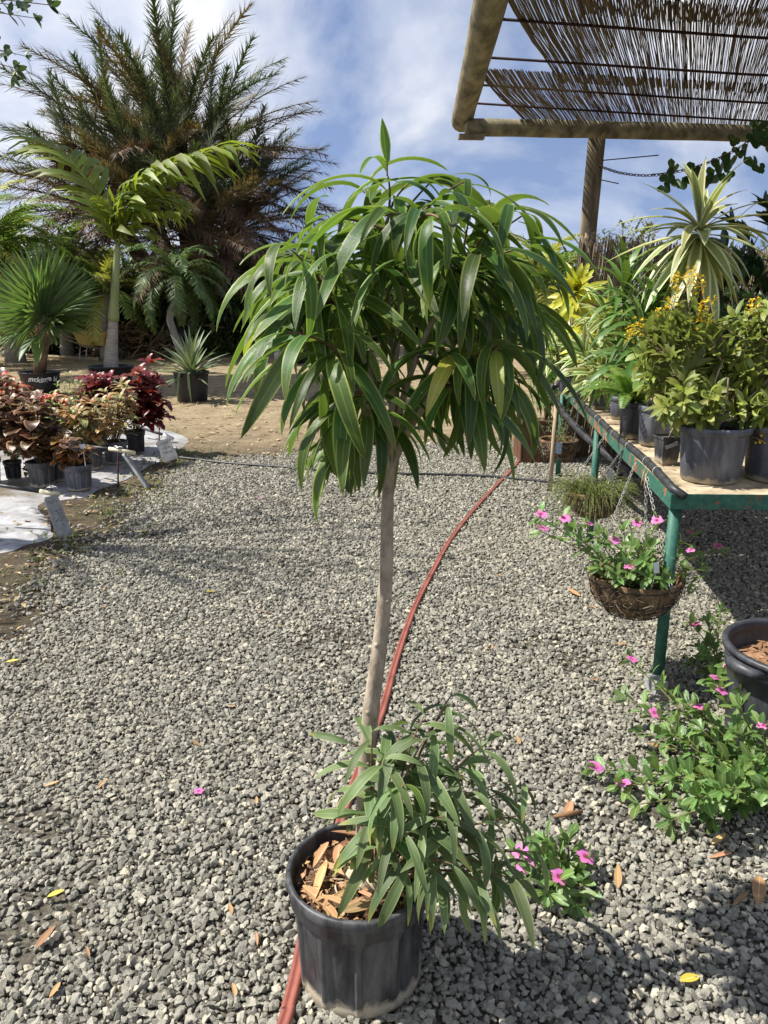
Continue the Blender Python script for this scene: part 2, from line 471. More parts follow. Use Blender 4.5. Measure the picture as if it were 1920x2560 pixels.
# gravel bed: dark fines below the stones
M['fines'] = surf('gravel_fines', (0.05, 0.045, 0.036), (0.15, 0.135, 0.105), 70, 0.95, 0.9, 0.01, 0.1, 6)
mb = MB(); st = 0.12
xs = [-3.4 + i * st for i in range(int(8.0 / st))]; ys = [0.2 + j * st for j in range(int(9.6 / st))]
idx = {}; V = []; Fc = []
for j, y in enumerate(ys):
    for i, x in enumerate(xs):
        if gravel_edge(x, y) > 0.06:
            idx[(i, j)] = len(V); V.append((x, y, 0.002 + 0.003 * nz(x, y, 6)))
for (i, j) in idx:
    k = [(i, j), (i + 1, j), (i + 1, j + 1), (i, j + 1)]
    if all(q in idx for q in k): Fc.append(tuple(idx[q] for q in k))
mb.add(V, Fc)
tag(part(mb, 'gravel_bed', M['fines'], None), kind='structure')

def gravel_mat():
    m, n, l, b = nt('gravel_stone')
    oi = n.new('ShaderNodeObjectInfo')
    c = ramp(n, l, oi.outputs['Random'], [(0.0, (0.115, 0.112, 0.10)), (0.22, (0.19, 0.186, 0.166)), (0.55, (0.265, 0.26, 0.232)), (0.80, (0.335, 0.326, 0.288)), (0.94, (0.41, 0.39, 0.335)), (0.985, (0.48, 0.43, 0.34)), (0.995, (0.60, 0.56, 0.47))])
    ge = n.new('ShaderNodeNewGeometry'); pn = noise(n, l, 1.1, 4, 0.6, ge.outputs['Position'])
    c = nmix(n, l, ramp(n, l, pn, [(0.40, (0, 0, 0)), (0.70, (0.45, 0.45, 0.45))]), c, (0.30, 0.285, 0.24))
    c = nmix(n, l, 1.0, c, (1.02, 1.0, 0.93), 'MULTIPLY')
    f = noise(n, l, 1.6, 5, 0.65)
    sc = nmath(n, l, 'ADD', nmath(n, l, 'MULTIPLY', f, 0.9), 0.55)
    q = n.new('ShaderNodeVectorMath'); q.operation = 'SCALE'; l.new(c, q.inputs[0]); l.new(sc, q.inputs[3])
    l.new(q.outputs[0], b.inputs['Base Color'])
    b.inputs['Roughness'].default_value = 0.85; b.inputs['Specular IOR Level'].default_value = 0.25
    bump(n, l, b, f, 0.35, 0.2)
    return m
M['gravel'] = gravel_mat()
rock_col = bpy.data.collections.new('stone_shapes')
rr = random.Random(4)
for k in range(14):
    bm = bmesh.new()
    for i in range(13):
        d = Vector((rr.gauss(0, 1), rr.gauss(0, 1), rr.gauss(0, 1))).normalized()
        bm.verts.new((d.x * rr.uniform(0.42, 0.60), d.y * rr.uniform(0.36, 0.5), d.z * rr.uniform(0.26, 0.42)))
    res = bmesh.ops.convex_hull(bm, input=bm.verts)
    bmesh.ops.delete(bm, geom=[g for g in bm.verts if not g.link_faces], context='VERTS')
    me = bpy.data.meshes.new('stone'); bm.to_mesh(me); bm.free(); me.materials.append(M['gravel'])
    rock_col.objects.link(bpy.data.objects.new('stone', me))
rs = np.random.RandomState(3)
pts = []; scl = []; rot = []
def scatter_stones(y0, y1, sp, size):
    ny = int((y1 - y0) / sp)
    for j in range(ny):
        y = y0 + j * sp
        half = 0.56 * y + 0.75
        lo, hi = -min(half, 3.0), min(half, 4.2)
        n = int((hi - lo) / sp)
        x = lo + (np.arange(n) + rs.uniform(-0.45, 0.45, n)) * sp
        yy = y + rs.uniform(-0.45, 0.45, n) * sp
        for a, c in zip(x, yy):
            e = gravel_edge(a, c)
            if e < -0.55: continue
            if e < 0.22:
                pr = 1 / (1 + math.exp(-(e - 0.02) * 16)) + 0.10 * math.exp(e * 4)
                if rs.rand() > pr: continue
            if nz(a, c, 1.6, 31) + 0.5 * nz(a, c, 5, 7) > 0.50 and rs.rand() < 0.55: continue
            s = size * rs.lognormal(0, 0.36)
            s = min(max(s, size * 0.5), size * 1.75)
            pts.append((a, c, 0.004 + rs.uniform(0, 0.012))); scl.append(s)
scatter_stones(0.55, 3.2, 0.0142, 0.0205)
scatter_stones(3.2, 5.4, 0.0160, 0.0220)
scatter_stones(5.4, 9.2, 0.0195, 0.0240)
n_p = len(pts)
me = bpy.data.meshes.new('gravel')
me.from_pydata(pts, [], [])
a = me.attributes.new('scl', 'FLOAT', 'POINT'); a.data.foreach_set('value', scl)
rot = rs.uniform(0, 6.283, (n_p, 3)); rot[:, 0] = rs.normal(0, 0.5, n_p); rot[:, 1] = rs.normal(0, 0.5, n_p)
a = me.attributes.new('rot', 'FLOAT_VECTOR', 'POINT'); a.data.foreach_set('vector', rot.astype(np.float32).ravel())
a = me.attributes.new('pick', 'INT', 'POINT'); a.data.foreach_set('value', rs.randint(0, 14, n_p).astype(np.int32))
def instancer(name, coll):
    g = bpy.data.node_groups.new(name, 'GeometryNodeTree')
    g.interface.new_socket('Geometry', in_out='INPUT', socket_type='NodeSocketGeometry')
    g.interface.new_socket('Geometry', in_out='OUTPUT', socket_type='NodeSocketGeometry')
    gi, go = g.nodes.new('NodeGroupInput'), g.nodes.new('NodeGroupOutput')
    ip = g.nodes.new('GeometryNodeInstanceOnPoints')
    ci = g.nodes.new('GeometryNodeCollectionInfo'); ci.inputs['Collection'].default_value = coll
    ci.inputs['Separate Children'].default_value = True; ci.inputs['Reset Children'].default_value = True
    ip.inputs['Pick Instance'].default_value = True
    def attr(nm, ty):
        q = g.nodes.new('GeometryNodeInputNamedAttribute'); q.data_type = ty; q.inputs['Name'].default_value = nm
        return q.outputs['Attribute']
    g.links.new(gi.outputs[0], ip.inputs['Points'])
    g.links.new(ci.outputs[0], ip.inputs['Instance'])
    g.links.new(attr('pick', 'INT'), ip.inputs['Instance Index'])
    g.links.new(attr('rot', 'FLOAT_VECTOR'), ip.inputs['Rotation'])
    g.links.new(attr('scl', 'FLOAT'), ip.inputs['Scale'])
    g.links.new(ip.outputs[0], go.inputs[0])
    return g
me.materials.append(M['gravel'])
gravel = put('gravel', me)
tag(gravel, 'grey crushed stone gravel covering the path', 'gravel', kind='stuff')
gm = gravel.modifiers.new('scatter', 'NODES'); gm.node_group = instancer('scatter_stones', rock_col)
print('stones', n_p)

# litter on the bare soil: dry grass bits and leaf crumbs
rr = random.Random(8); mb = MB()
for i in range(9000):
    y = rr.uniform(3.0, 20) if i % 3 else rr.uniform(3.0, 9.0)
    x = rr.uniform(-0.5 * y - 0.6, 1.2)
    if gravel_edge(x, y) > 0.15: continue
    L = rr.uniform(0.015, 0.07) * (1 if y < 9 else 1.8)
    Mx = Matrix.Translation((x, y, rr.uniform(0.004, 0.012))) @ Matrix.Rotation(rr.uniform(0, 6.28), 4, 'Z') @ Matrix.Rotation(rr.uniform(-0.25, 0.35), 4, 'X')
    mb.merge(leaf_raw(L, L * rr.choice((0.12, 0.2, 0.5)), 'lance', 2, 10, -20, 0.2, rnd=rr), Mx)
M['litter'] = leaf_mat('dry_litter', (0.40, 0.30, 0.16), rough=0.8, trans=0.05, var=0.6, hue=0.02, tcol=(1, 1, 1))
tag(part(mb, 'leaf_litter', M['litter'], None), 'dry leaf crumbs and grass bits strewn on the bare soil', 'leaf litter', kind='stuff')
# green weeds along the path edge and thin grass further back
M['grass'] = leaf_mat('thin_grass', (0.16, 0.20, 0.05), rough=0.6, trans=0.3, var=0.4)
mb = MB()
for i in range(420):
    if i % 3:
        y = rr.uniform(4.0, 8.5); x = -1.95 + rr.gauss(-0.15, 0.22)
    else:
        y = rr.uniform(9, 24); x = rr.uniform(-0.45 * y, 0.1 * y)
        if nz(x, y, 0.5, 2) < 0.05: continue
    for k in range(rr.randint(3, 9)):
        Mx = frame(Vector((x + rr.gauss(0, 0.03), y + rr.gauss(0, 0.03), -0.004)), Vector((rr.gauss(0, 0.6), rr.gauss(0, 0.6), 1)))
        L = rr.uniform(0.02, 0.055) * (1 + 0.06 * y)
        mb.merge(leaf_raw(L, L * 0.12, 'strap', 3, 0, -50, 0.1, rnd=rr), Mx)
tag(part(mb, 'weeds', M['grass'], None), 'sparse green weeds sprouting along the gravel edge', 'weeds', kind='stuff')

# ================================================================== POTS
def pot_profile(rt, rb, h, lip=0.012, lipw=0.010, wall=0.006, soil=0.05):
    hb = h - 0.16 * h
    return [(rb * 0.55, 0.001), (rb - 0.012, 0.0), (rb, 0.008), (lerp(rb, rt, 0.5), h * 0.5), (lerp(rb, rt, 0.8), hb), (rt - 0.004 + lipw * 0.3, hb + 0.006), (rt, h - 0.03),
            (rt + lipw * 0.8, h - 0.026), (rt + lipw, h - 0.012), (rt + lipw, h - 0.003), (rt + lipw * 0.6, h), (rt - wall * 0.3, h), (rt - wall, h - 0.004), (rt - wall - 0.002, h - soil - 0.02)]
def pot_mesh(name, mat, rt, rb, h, panels=0, n=40, soil=0.05, lip=0.010):
    mb = MB()
    if not panels:
        mb.lathe(pot_profile(rt, rb, h, lipw=lip, soil=soil), n)
    else:
        n = panels * 26
        prof = [(rb * 0.5, 0.001), (rb - 0.010, 0.0), (rb, 0.006)]
        prof += [(lerp(rb, rt, q), h * q) for q in [0.06, 0.09, 0.2, 0.35, 0.5, 0.62, 0.68, 0.71, 0.74, 0.77]]
        prof += [(rt + 0.001, h * 0.785), (rt + 0.004, h * 0.80), (rt + 0.004, h * 0.885), (rt + 0.007, h * 0.90), (rt + lip, h * 0.93), (rt + lip + 0.001, h * 0.985), (rt + lip * 0.7, h), (rt - 0.001, h), (rt - 0.004, h - 0.006), (rt - 0.010, h - soil - 0.03)]
        def fn(r, z, a):
            q = z / h
            if not (0.03 < q < 0.78): return r
            ph = (a / (2 * math.pi) * panels) % 1.0
            top = 0.66 + 0.10 * math.sqrt(max(0, 1 - (2 * ph - 1) ** 2)) if 0.02 < ph < 0.98 else 0.6
            dep = 0.0085 * min(1, max(0, (min(ph, 1 - ph) - 0.07) / 0.03))
            dep *= min(1, max(0, (top - q) / 0.025))
            return r - dep
        mb.lathe(prof, n, fn=fn)
    return mb.mesh(name, mat)
def soil_mesh(name, mat, r, n=24, lump=0.012, seed=0):
    rnd = random.Random(seed); mb = MB(); vs = [(0, 0, lump)]; fs = []
    rings = 7
    for i in range(1, rings + 1):
        for k in range(n):
            a = 2 * math.pi * k / n; q = r * i / rings
            vs.append((math.cos(a) * q, math.sin(a) * q, (rnd.uniform(-lump, lump) if i < rings else -0.004) + 0.5 * lump * (1 - i / rings)))
    for k in range(n): fs.append((0, 1 + k, 1 + (k + 1) % n))
    for i in range(rings - 1):
        for k in range(n):
            a = 1 + i * n + k; b2 = 1 + i * n + (k + 1) % n
            fs.append((a, a + n, b2 + n, b2))
    mb.add(vs, fs); return mb.mesh(name, mat)
LAST = {}
def add_pot(t, c, rt, rb, h, mat='pot', panels=0, soil=0.045, rotz=0.0, lip=0.010, seed=1):
    c = Vector(c); Mx = Matrix.Translation(c) @ Matrix.Rotation(rotz, 4, 'Z')
    p = put('pot', pot_mesh('pot', M[mat], rt, rb, h, panels, soil=soil, lip=lip), t, Mx)
    LAST['soil'] = put('soil', soil_mesh('soil', M['soil'], rt - 0.004, seed=seed), t, Matrix.Translation(c + Vector((0, 0, h - soil)))); LAST['pot'] = p
    return p

# ================================================================== THE FICUS IN THE FOREGROUND
rr = random.Random(21)
PC = Vector((-0.058, 1.535, 0.012))
fic = thing('potted_ficus_tree', 'tall potted tree with long drooping dark green leaves in ribbed black pot on gravel', 'potted tree', PC)
add_pot(fic, PC, 0.164, 0.150, 0.292, 'pot', 11, 0.040, 0.15, 0.009); fsoil = LAST['soil']
SZ = PC.z + 0.292 - 0.036
# things on the soil
mb = MB()
for i in range(60):
    a = rr.uniform(0, 6.28); q = rr.uniform(0.01, 0.13); c0 = PC + Vector((math.cos(a) * q, math.sin(a) * q, 0)); c0.z = SZ + 0.006
    d = Vector((rr.gauss(0, 1), rr.gauss(0, 1), 0)).normalized(); L = rr.uniform(0.03, 0.10)
    e = Vector((-d.y, d.x, 0)) * rr.uniform(-0.03, 0.03)
    pp = [c0 - d * L / 2, c0 + e + Vector((0, 0, rr.uniform(0.004, 0.016))), c0 + d * L / 2]
    if any((Vector((w.x, w.y, 0)) - Vector((PC.x, PC.y, 0))).length > 0.142 for w in pp): continue
    mb.tube(bez(pp[0], pp[1], pp[2], 6), [rr.uniform(0.0012, 0.003)] * 6, 5)
part(mb, 'surface_roots', M['root'], fsoil, kind='stuff')
mb = MB()
for i, (dx, dy, r0) in enumerate([(0.01, -0.02, 0.022), (-0.02, 0.0, 0.018), (0.035, -0.03, 0.02), (0.03, 0.02, 0.025), (-0.005, 0.03, 0.02)]):
    mb.tube([PC + Vector((dx, dy, 0.25)), PC + Vector((dx * .9, dy * .9, 0.262)), PC + Vector((dx * .7, dy * .7, 0.278)), PC + Vector((dx * .5, dy * .5, 0.286))], [r0, r0 * 1.1, r0 * 0.8, r0 * 0.25], 9, wob=0.12, rnd=rr)
part(mb, 'root_crown', M['root'], fic)
dryset = leaf_set('dry_leaf', M['dry'], 4, 5, (0.9, 1.1), (0.16, 0.26), 'lance', 8, (-4, 10), (-18, 6), (0.3, 0.7))
for (a, q, s_, tw) in [(150, .105, .10, 20), (195, .095, .12, -25), (225, .115, .13, 5), (250, .112, .10, -10), (275, .118, .09, 8), (300, .112, .09, -15), (120, .10, .12, 15), (100, .115, .11, -10), (140, .07, .10, 40), (175, .06, .07, 60), (240, .08, .06, 70), (285, .09, .06, -50), (265, .10, .05, 35)]:
    ra = R(a); dd = Vector((-math.sin(ra + R(tw)), math.cos(ra + R(tw)), 0))
    p0 = PC + Vector((math.cos(ra) * q, math.sin(ra) * q, 0.272 + rr.uniform(0, 0.012))) - dd * s_ * 0.5
    put('dry_leaf', rr.choice(dryset), fsoil, frame(p0, dd + Vector((0, 0, rr.uniform(-.02, .08))), Vector((rr.gauss(0, .3), rr.gauss(0, .3), 1)), s_))
mb = MB()
for k in range(420):
    a = rr.uniform(0, 6.28); q = 0.145 * math.sqrt(rr.random()); L = rr.uniform(0.004, 0.022)
    mb.merge(leaf_raw(L, L * rr.choice((.15, .3, .7)), 'lance', 2, 10, -20, .3, rnd=rr), frame(PC + Vector((math.cos(a) * q, math.sin(a) * q, 0.262 + rr.uniform(0, .014))), Vector((rr.gauss(0, 1), rr.gauss(0, 1), rr.gauss(0, .3)))))
part(mb, 'soil_crumbs', M['dry'], fsoil, kind='stuff')
# trunk
TY = 1.575
tp = [P(911, 2190, TY), P(912, 2110, TY), P(914, 2000, TY), P(919, 1880, TY), P(927, 1780, TY), P(946, 1640, TY), P(958, 1530, TY), P(966, 1420, TY), P(968, 1300, TY), P(972, 1200, TY), P(982, 1130, TY), P(990, 1040, TY + .01), P(985, 930, TY + .02)]
tp[0].z = SZ - 0.02
tl = smoothline(tp, 60)
trad = []
for i in range(60):
    t = i / 59; r0 = lerp(0.0245, 0.0115, min(1, t * 1.25)) if t < 0.8 else lerp(0.0115, 0.008, (t - 0.8) / 0.2)
    r0 *= 1 + 0.10 * nz(t * 34, 0, 1.0, 2)
    if t < 0.05: r0 *= 1 + (0.05 - t) * 5
    trad.append(r0)
mb = MB(); mb.tube(tl, trad, 14, wob=0.02, rnd=rr)
for i in (14, 20, 26, 31, 36, 39, 43, 46, 49):      # branch scars
    a = rr.uniform(-2.6, -0.5); q = tl[i] + Vector((math.cos(a), math.sin(a), 0)) * trad[i] * 0.75
    mb.tube([q, q + Vector((math.cos(a), math.sin(a), 0.3)) * 0.006], [0.008, 0.005], 7)
trunk = part(mb, 'trunk', M['bark'], fic)
# limbs
NODE = tl[48]
limbs = [tl[44:]]
for (u, v, Y, u2, v2, Y2) in [(960, 960, 1.60, 840, 760, 1.52), (1010, 900, 1.55, 1140, 700, 1.50), (980, 820, 1.66, 960, 600, 1.64), (1050, 930, 1.68, 1210, 640, 1.72), (950, 900, 1.68, 780, 700, 1.75), (930, 980, 1.50, 860, 900, 1.42), (1050, 960, 1.55, 1230, 880, 1.46), (990, 760, 1.55, 1030, 560, 1.5), (1100, 900, 1.7, 1290, 760, 1.7), (940, 990, 1.6, 760, 850, 1.60)]:
    limbs.append(bez(tl[45 + (u % 3) * 2], P(u, v, Y), P(u2, v2, Y2), 12))
for L in limbs[1:]:
    mb = MB(); mb.tube(L, [lerp(0.0085, 0.004, i / 11) for i in range(12)], 7, wob=0.05, rnd=rr)
    part(mb, 'branch', M['bark'], trunk)
lpts = [p for L in limbs for p in L]
tips = [(968, 440), (905, 470), (1030, 455), (1105, 440), (1180, 455), (1250, 500), (1305, 520), (1340, 540), (760, 570), (700, 625), (820, 545), (880, 545), (960, 540), (1040, 545), (1110, 545), (1190, 560),
        (690, 690), (745, 660), (800, 665), (860, 640), (930, 640), (1010, 650), (1085, 640), (1160, 650), (1240, 640), (1300, 650), (700, 770), (760, 770), (830, 760), (900, 750), (975, 770), (1050, 760), (1130, 770), (1200, 760), (1275, 760), (1320, 770),
        (800, 930), (850, 890), (870, 985), (905, 1060), (820, 1000), (880, 1085), (1120, 900), (1190, 900), (1260, 880), (1300, 900), (1215, 960), (1280, 1000), (845, 1095), (730, 700), (1150, 960), (860, 1060), (835, 1040), (900, 980), (1170, 1010), (1240, 1030), (1310, 960), (665, 730), (1330, 700), (1345, 620), (780, 860), (690, 830)]
ficset = leaf_set('ficus_leaf', M['ficus'], 24, 11, (0.9, 1.1), (0.125, 0.165), 'lance', 12, (-12, 30), (-114, -68), (0.15, 0.5), 0.06, 0.02, (-24, 24), 0.58)
ficyel = leaf_set('ficus_leaf_yellow', M['ficus_yellow'], 3, 12, (0.9, 1.05), (0.14, 0.18), 'lance', 10, (0, 10), (-95, -75), (0.2, 0.4), 0.06)
leaves = []; mbt = MB(); n_tw = 0
def ficus_leaves(pts, n, smin, smax, rnd, spread=0.9, t0=0.25, fam=ficset, yel=0.02):
    m = len(pts) - 1; a0 = rnd.uniform(0, 6.28); cc = Vector((P(985, 800, TY).x, TY, 0))
    for k in range(n):
        t = lerp(t0, 1.0, k / max(1, n - 1)); x = t * m; i = min(int(x), m - 1)
        p = pts[i].lerp(pts[i + 1], x - i); d = (pts[i + 1] - pts[i]).normalized()
        a = a0 + k * 2.4
        sd = Vector((math.cos(a), math.sin(a), 0))
        out = Vector((p.x - cc.x, p.y - cc.y, 0)); out = out.normalized() * min(1, out.length * 4) if out.length > 1e-3 else out
        dr = sd * spread + out * 0.45 + d * 0.35 + Vector((0, 0, rnd.uniform(-0.30, 0.45)))
        s = rnd.uniform(smin, smax) * (0.72 if k >= n - 1 else 1)
        up = Vector((rnd.gauss(0, 0.25), rnd.gauss(0, 0.25), 1))
        leaves.append((p, frame(p, dr, up, s), rnd.choice(ficyel) if rnd.random() < yel else rnd.choice(fam)))
for ti, (u, v) in enumerate(tips):
    u = 985 + (u - 985) * 0.90
    Y = TY + (0.30 if v < 850 else 0.22) * (rr.uniform(-1, 1)) * (0.75 if abs(u - 980) > 250 else 1)
    q = P(u, v, Y)
    st_ = min(lpts, key=lambda w: (w - q).length + (0.35 * max(0, w.z - q.z + 0.03)))
    midp = st_.lerp(q, 0.5) + Vector((rr.gauss(0, 0.012), rr.gauss(0, 0.012), 0.02))
    tw = bez(st_, midp, q, 8)
    mb = MB(); mb.tube(tw, [lerp(0.0035, 0.0016, i / 7) for i in range(8)], 5); part(mb, 'twig', M['twig'], fic)
    ln = (q - st_).length
    ficus_leaves(tw, rr.randint(8, 10), 0.14, 0.225, rr, t0=max(0.0, 1 - 0.17 / max(ln, 0.02)))
# one young leaf standing straight up from the top
q = P(968, 405, TY - 0.02); mb = MB(); mb.tube([P(968, 440, TY - .02), q], 0.0015, 5); part(mb, 'twig', M['twig'], fic)
up_leaf = leaf_raw(1, 0.26, 'strap', 8, 2, 12, 0.45)
mbu = MB(); mbu.merge(up_leaf, Matrix.Identity(4))
leaves.append((q, frame(q, Vector((-0.16, 0.0, 1)), Vector((0.25, -1, 0)), 0.075), mbu.mesh('ficus_leaf', M['ficus'])))
# the low bushy shoot growing from the base
lowset = leaf_set('ficus_low_leaf', M['ficus_blue'], 12, 13, (0.92, 1.08), (0.12, 0.165), 'lance', 10, (-5, 25), (-108, -72), (0.15, 0.4), 0.05, 0.02, (-18, 18), 0.6)
base = PC + Vector((0.045, -0.01, 0.27))
low = [(1130, 1735, 1.56), (1060, 1790, 1.52), (1215, 1860, 1.55), (1310, 1960, 1.56), (930, 1830, 1.5), (1120, 1760, 1.56), (1060, 1850, 1.50), (960, 1900, 1.46), (1010, 1960, 1.42), (1150, 1900, 1.56), (1240, 1960, 1.58), (1290, 2040, 1.52), (1200, 2060, 1.44), (1110, 2040, 1.40), (1020, 2080, 1.38), (1130, 2160, 1.36), (1260, 2160, 1.47), (1340, 2130, 1.56), (940, 2060, 1.45), (1180, 1980, 1.50), (1000, 1840, 1.54), (1300, 2200, 1.42), (1060, 2180, 1.36), (1200, 2200, 1.40)]
for (u, v, Y) in low:
    q = P(u, v, Y)
    m_ = base.lerp(q, 0.45) + Vector((-0.01, 0, 0.05 + 0.1 * max(0, q.z - base.z)))
    tw = bez(base + Vector((rr.gauss(0, .01), rr.gauss(0, .01), -0.02)), m_, q, 9)
    mb = MB(); mb.tube(tw, [lerp(0.0040, 0.0015, i / 8) for i in range(9)], 5); part(mb, 'twig', M['twig'], fic)
    cc0 = len(leaves)
    ficus_leaves(tw, 8, 0.115, 0.185, rr, 0.9, 0.45, lowset, 0.07)
# two small shoots low on the left of the trunk
for (u, v, d, s) in [(868, 2050, (0.1, -0.2, -1), 0.09), (885, 2120, (0.0, -0.3, -1), 0.10), (880, 1860, (-0.9, -0.2, 0.5), 0.12), (905, 2030, (-1.0, -0.2, 0.05), 0.14), (935, 2150, (-0.2, -.4, -1), .1), (865, 2110, (-0.4, -0.3, -1), 0.09)]:
    q = P(u, v, 1.47); leaves.append((q, frame(q, Vector(d), Vector((0, -1, 0.8)), s), rr.choice(lowset)))
    mb = MB(); mb.tube(bez(P(918, v + 30, TY), P(900, v, 1.53), q, 6), 0.0014, 5); part(mb, 'twig', M['twig'], fic)
camp = Vector((0, 0, CAM_H))
leaves.sort(key=lambda q: (q[0] - camp).length)
for (p, Mx, me_) in leaves[:300]: put('leaf', me_, fic, Mx)
for nm, pred in (('inner_leaves', lambda me_: me_ not in lowset), ('inner_low_leaves', lambda me_: me_ in lowset)):
    mb = MB()
    for (p, Mx, me_) in leaves[300:]:
        if not pred(me_): continue
        uvl = me_.uv_layers[0].data
        fsr = [tuple(pl.vertices) for pl in me_.polygons]
        uvr = [[tuple(uvl[k].uv) for k in pl.loop_indices] for pl in me_.polygons]
        mb.merge(([v.co.copy() for v in me_.vertices], fsr, uvr), Mx)
    if mb.v: part(mb, nm, M['ficus'] if nm == 'inner_leaves' else M['ficus_blue'], fic, kind='stuff')
print('ficus leaves', len(leaves))

# ================================================================== HOSES
M['red_hose'] = surf('red_hose', (0.17, 0.05, 0.036), (0.29, 0.095, 0.068), 9, 0.6, 0.1, 0.002, 0.35)
hp = [Vector((-0.50, 0.2, 0)), Vector((-0.36, 0.75, 0)), G(695, 2620), G(722, 2530), G(742, 2450), G(775, 2300), G(838, 2110), G(890, 1960), G(955, 1790), G(985, 1680), G(1010, 1600), G(1040, 1520), G(1085, 1430), G(1130, 1350), G(1185, 1280), G(1240, 1220), G(1285, 1172), G(1300, 1150)]
hl = smoothline([q + Vector((0, 0, 0.022)) for q in hp], 110)
mb = MB(); vs = []; fs = []
prof = [(-0.0165, 0.0), (-0.014, -0.007), (0.0, -0.009), (0.014, -0.007), (0.0165, 0.0), (0.013, 0.007), (0.006, 0.0085), (0.004, 0.0060), (-0.004, 0.0060), (-0.006, 0.0085), (-0.013, 0.007)]
for i, p in enumerate(hl):
    t = (hl[min(i + 1, 109)] - hl[max(i - 1, 0)]).normalized(); x = Vector((t.y, -t.x, 0)).normalized()
    for (a_, b_) in prof: vs.append(p + x * a_ + Vector((0, 0, b_ + 0.001 * nz(i * .5, 0, 1))))
k_ = len(prof)
for i in range(109):
    for k in range(k_): fs.append((i * k_ + k, i * k_ + (k + 1) % k_, (i + 1) * k_ + (k + 1) % k_, (i + 1) * k_ + k))
mb.add(vs, fs)
tag(part(mb, 'red_hose', M['red_hose'], None), 'flat red hose running along the gravel and under the ribbed black pot', 'hose')
M['black_pipe'] = surf('black_poly_pipe', (0.015, 0.015, 0.016), (0.05, 0.05, 0.052), 20, 0.45, 0.1, 0.002, 0.4)
hp = [G(410, 1146), G(470, 1152), G(560, 1163), G(680, 1172), G(800, 1181), G(960, 1190), G(1120, 1193), G(1230, 1198), G(1335, 1208), G(1440, 1215), G(1560, 1200)]
mb = MB(); mb.tube(smoothline([q + Vector((0, 0, 0.026)) for q in hp], 60), 0.013, 8)
tag(part(mb, 'irrigation_pipe', M['black_pipe'], None), 'thin black irrigation pipe lying across the gravel path', 'pipe')

# ================================================================== PLANT TOOLS
_RAW = {}
def raw_of(me):
    if me.name not in _RAW:
        uvl = me.uv_layers[0].data
        _RAW[me.name] = ([v.co.copy() for v in me.vertices], [tuple(pl.vertices) for pl in me.polygons], [[tuple(uvl[k].uv) for k in pl.loop_indices] for pl in me.polygons])
    return _RAW[me.name]
def emit(t, lst, name='leaf', limit=300, rest='inner_leaves'):
    """lst of (matrix, mesh): the nearest ones become parts, the rest one joined part"""
    lst = sorted(lst, key=lambda q: (q[0].translation - camp).length)
    for Mx, me in lst[:limit]: put(name, me, t, Mx)
    by = {}
    for Mx, me in lst[limit:]:
        by.setdefault(me.materials[0].name, []).append((Mx, me))
    for k, L in by.items():
        mb = MB()
        for Mx, me in L: mb.merge(raw_of(me), Mx)
        part(mb, rest, L[0][1].materials[0], t, kind='stuff')
def along(pts, t):
    m = len(pts) - 1; x = min(max(t, 0), 0.9999) * m; i = int(x)
    return pts[i].lerp(pts[i + 1], x - i), (pts[i + 1] - pts[i]).normalized()
def rosette(pos, axis, n, fam, smin, smax, rnd, lo=10, hi=80, length=0.0, up=None):
    """leaves spiralling round an axis, lo/hi = angle from the axis"""
    out = []; axis = axis.normalized(); ox = axis.orthogonal().normalized(); oy = axis.cross(ox)
    for k in range(n):
        f = k / max(1, n - 1); a = k * 2.39996; el = R(lerp(lo, hi, f) + rnd.uniform(-7, 7))
        sd = ox * math.cos(a) + oy * math.sin(a)
        d = axis * math.cos(el) + sd * math.sin(el)
        nrm = axis * math.sin(el) - sd * math.cos(el)
        p = pos - axis * (length * f)
        out.append((frame(p, d, nrm if up is None else up, rnd.uniform(smin, smax)), rnd.choice(fam)))
    return out
def sprig(pts, fam, n, smin, smax, rnd, t0=0.15, opposite=True, ang=55, tipn=3):
    """opposite leaves along a stem with a tuft at the tip"""
    out = []; a = rnd.uniform(0, 6.28)
    for k in range(n):
        p, d = along(pts, lerp(t0, 1.0, k / max(1, n - 1)))
        ox = d.orthogonal().normalized(); oy = d.cross(ox); a += 1.57 + rnd.uniform(-0.3, 0.3)
        for q in ((0, math.pi) if opposite else (0,)):
            sd = ox * math.cos(a + q) + oy * math.sin(a + q); e = R(ang + rnd.uniform(-15, 15))
            dr = d * math.cos(e) + sd * math.sin(e) + Vector((0, 0, 0.15))
            up = (d * math.sin(e) - sd * math.cos(e)) * 0.4 + Vector((0, 0, 0.8))
            out.append((frame(p, dr, up, rnd.uniform(smin, smax)), rnd.choice(fam)))
    return out + rosette(pts[-1], (pts[-1] - pts[-2]), tipn, fam, smin * 0.6, smax * 0.8, rnd, 25, 55)
def stem(t, pts, r0, r1, mat='stem', n=6, name='stem'):
    mb = MB(); m = len(pts); mb.tube(pts, [lerp(r0, r1, i / (m - 1)) for i in range(m)], n); part(mb, name, M[mat], t)

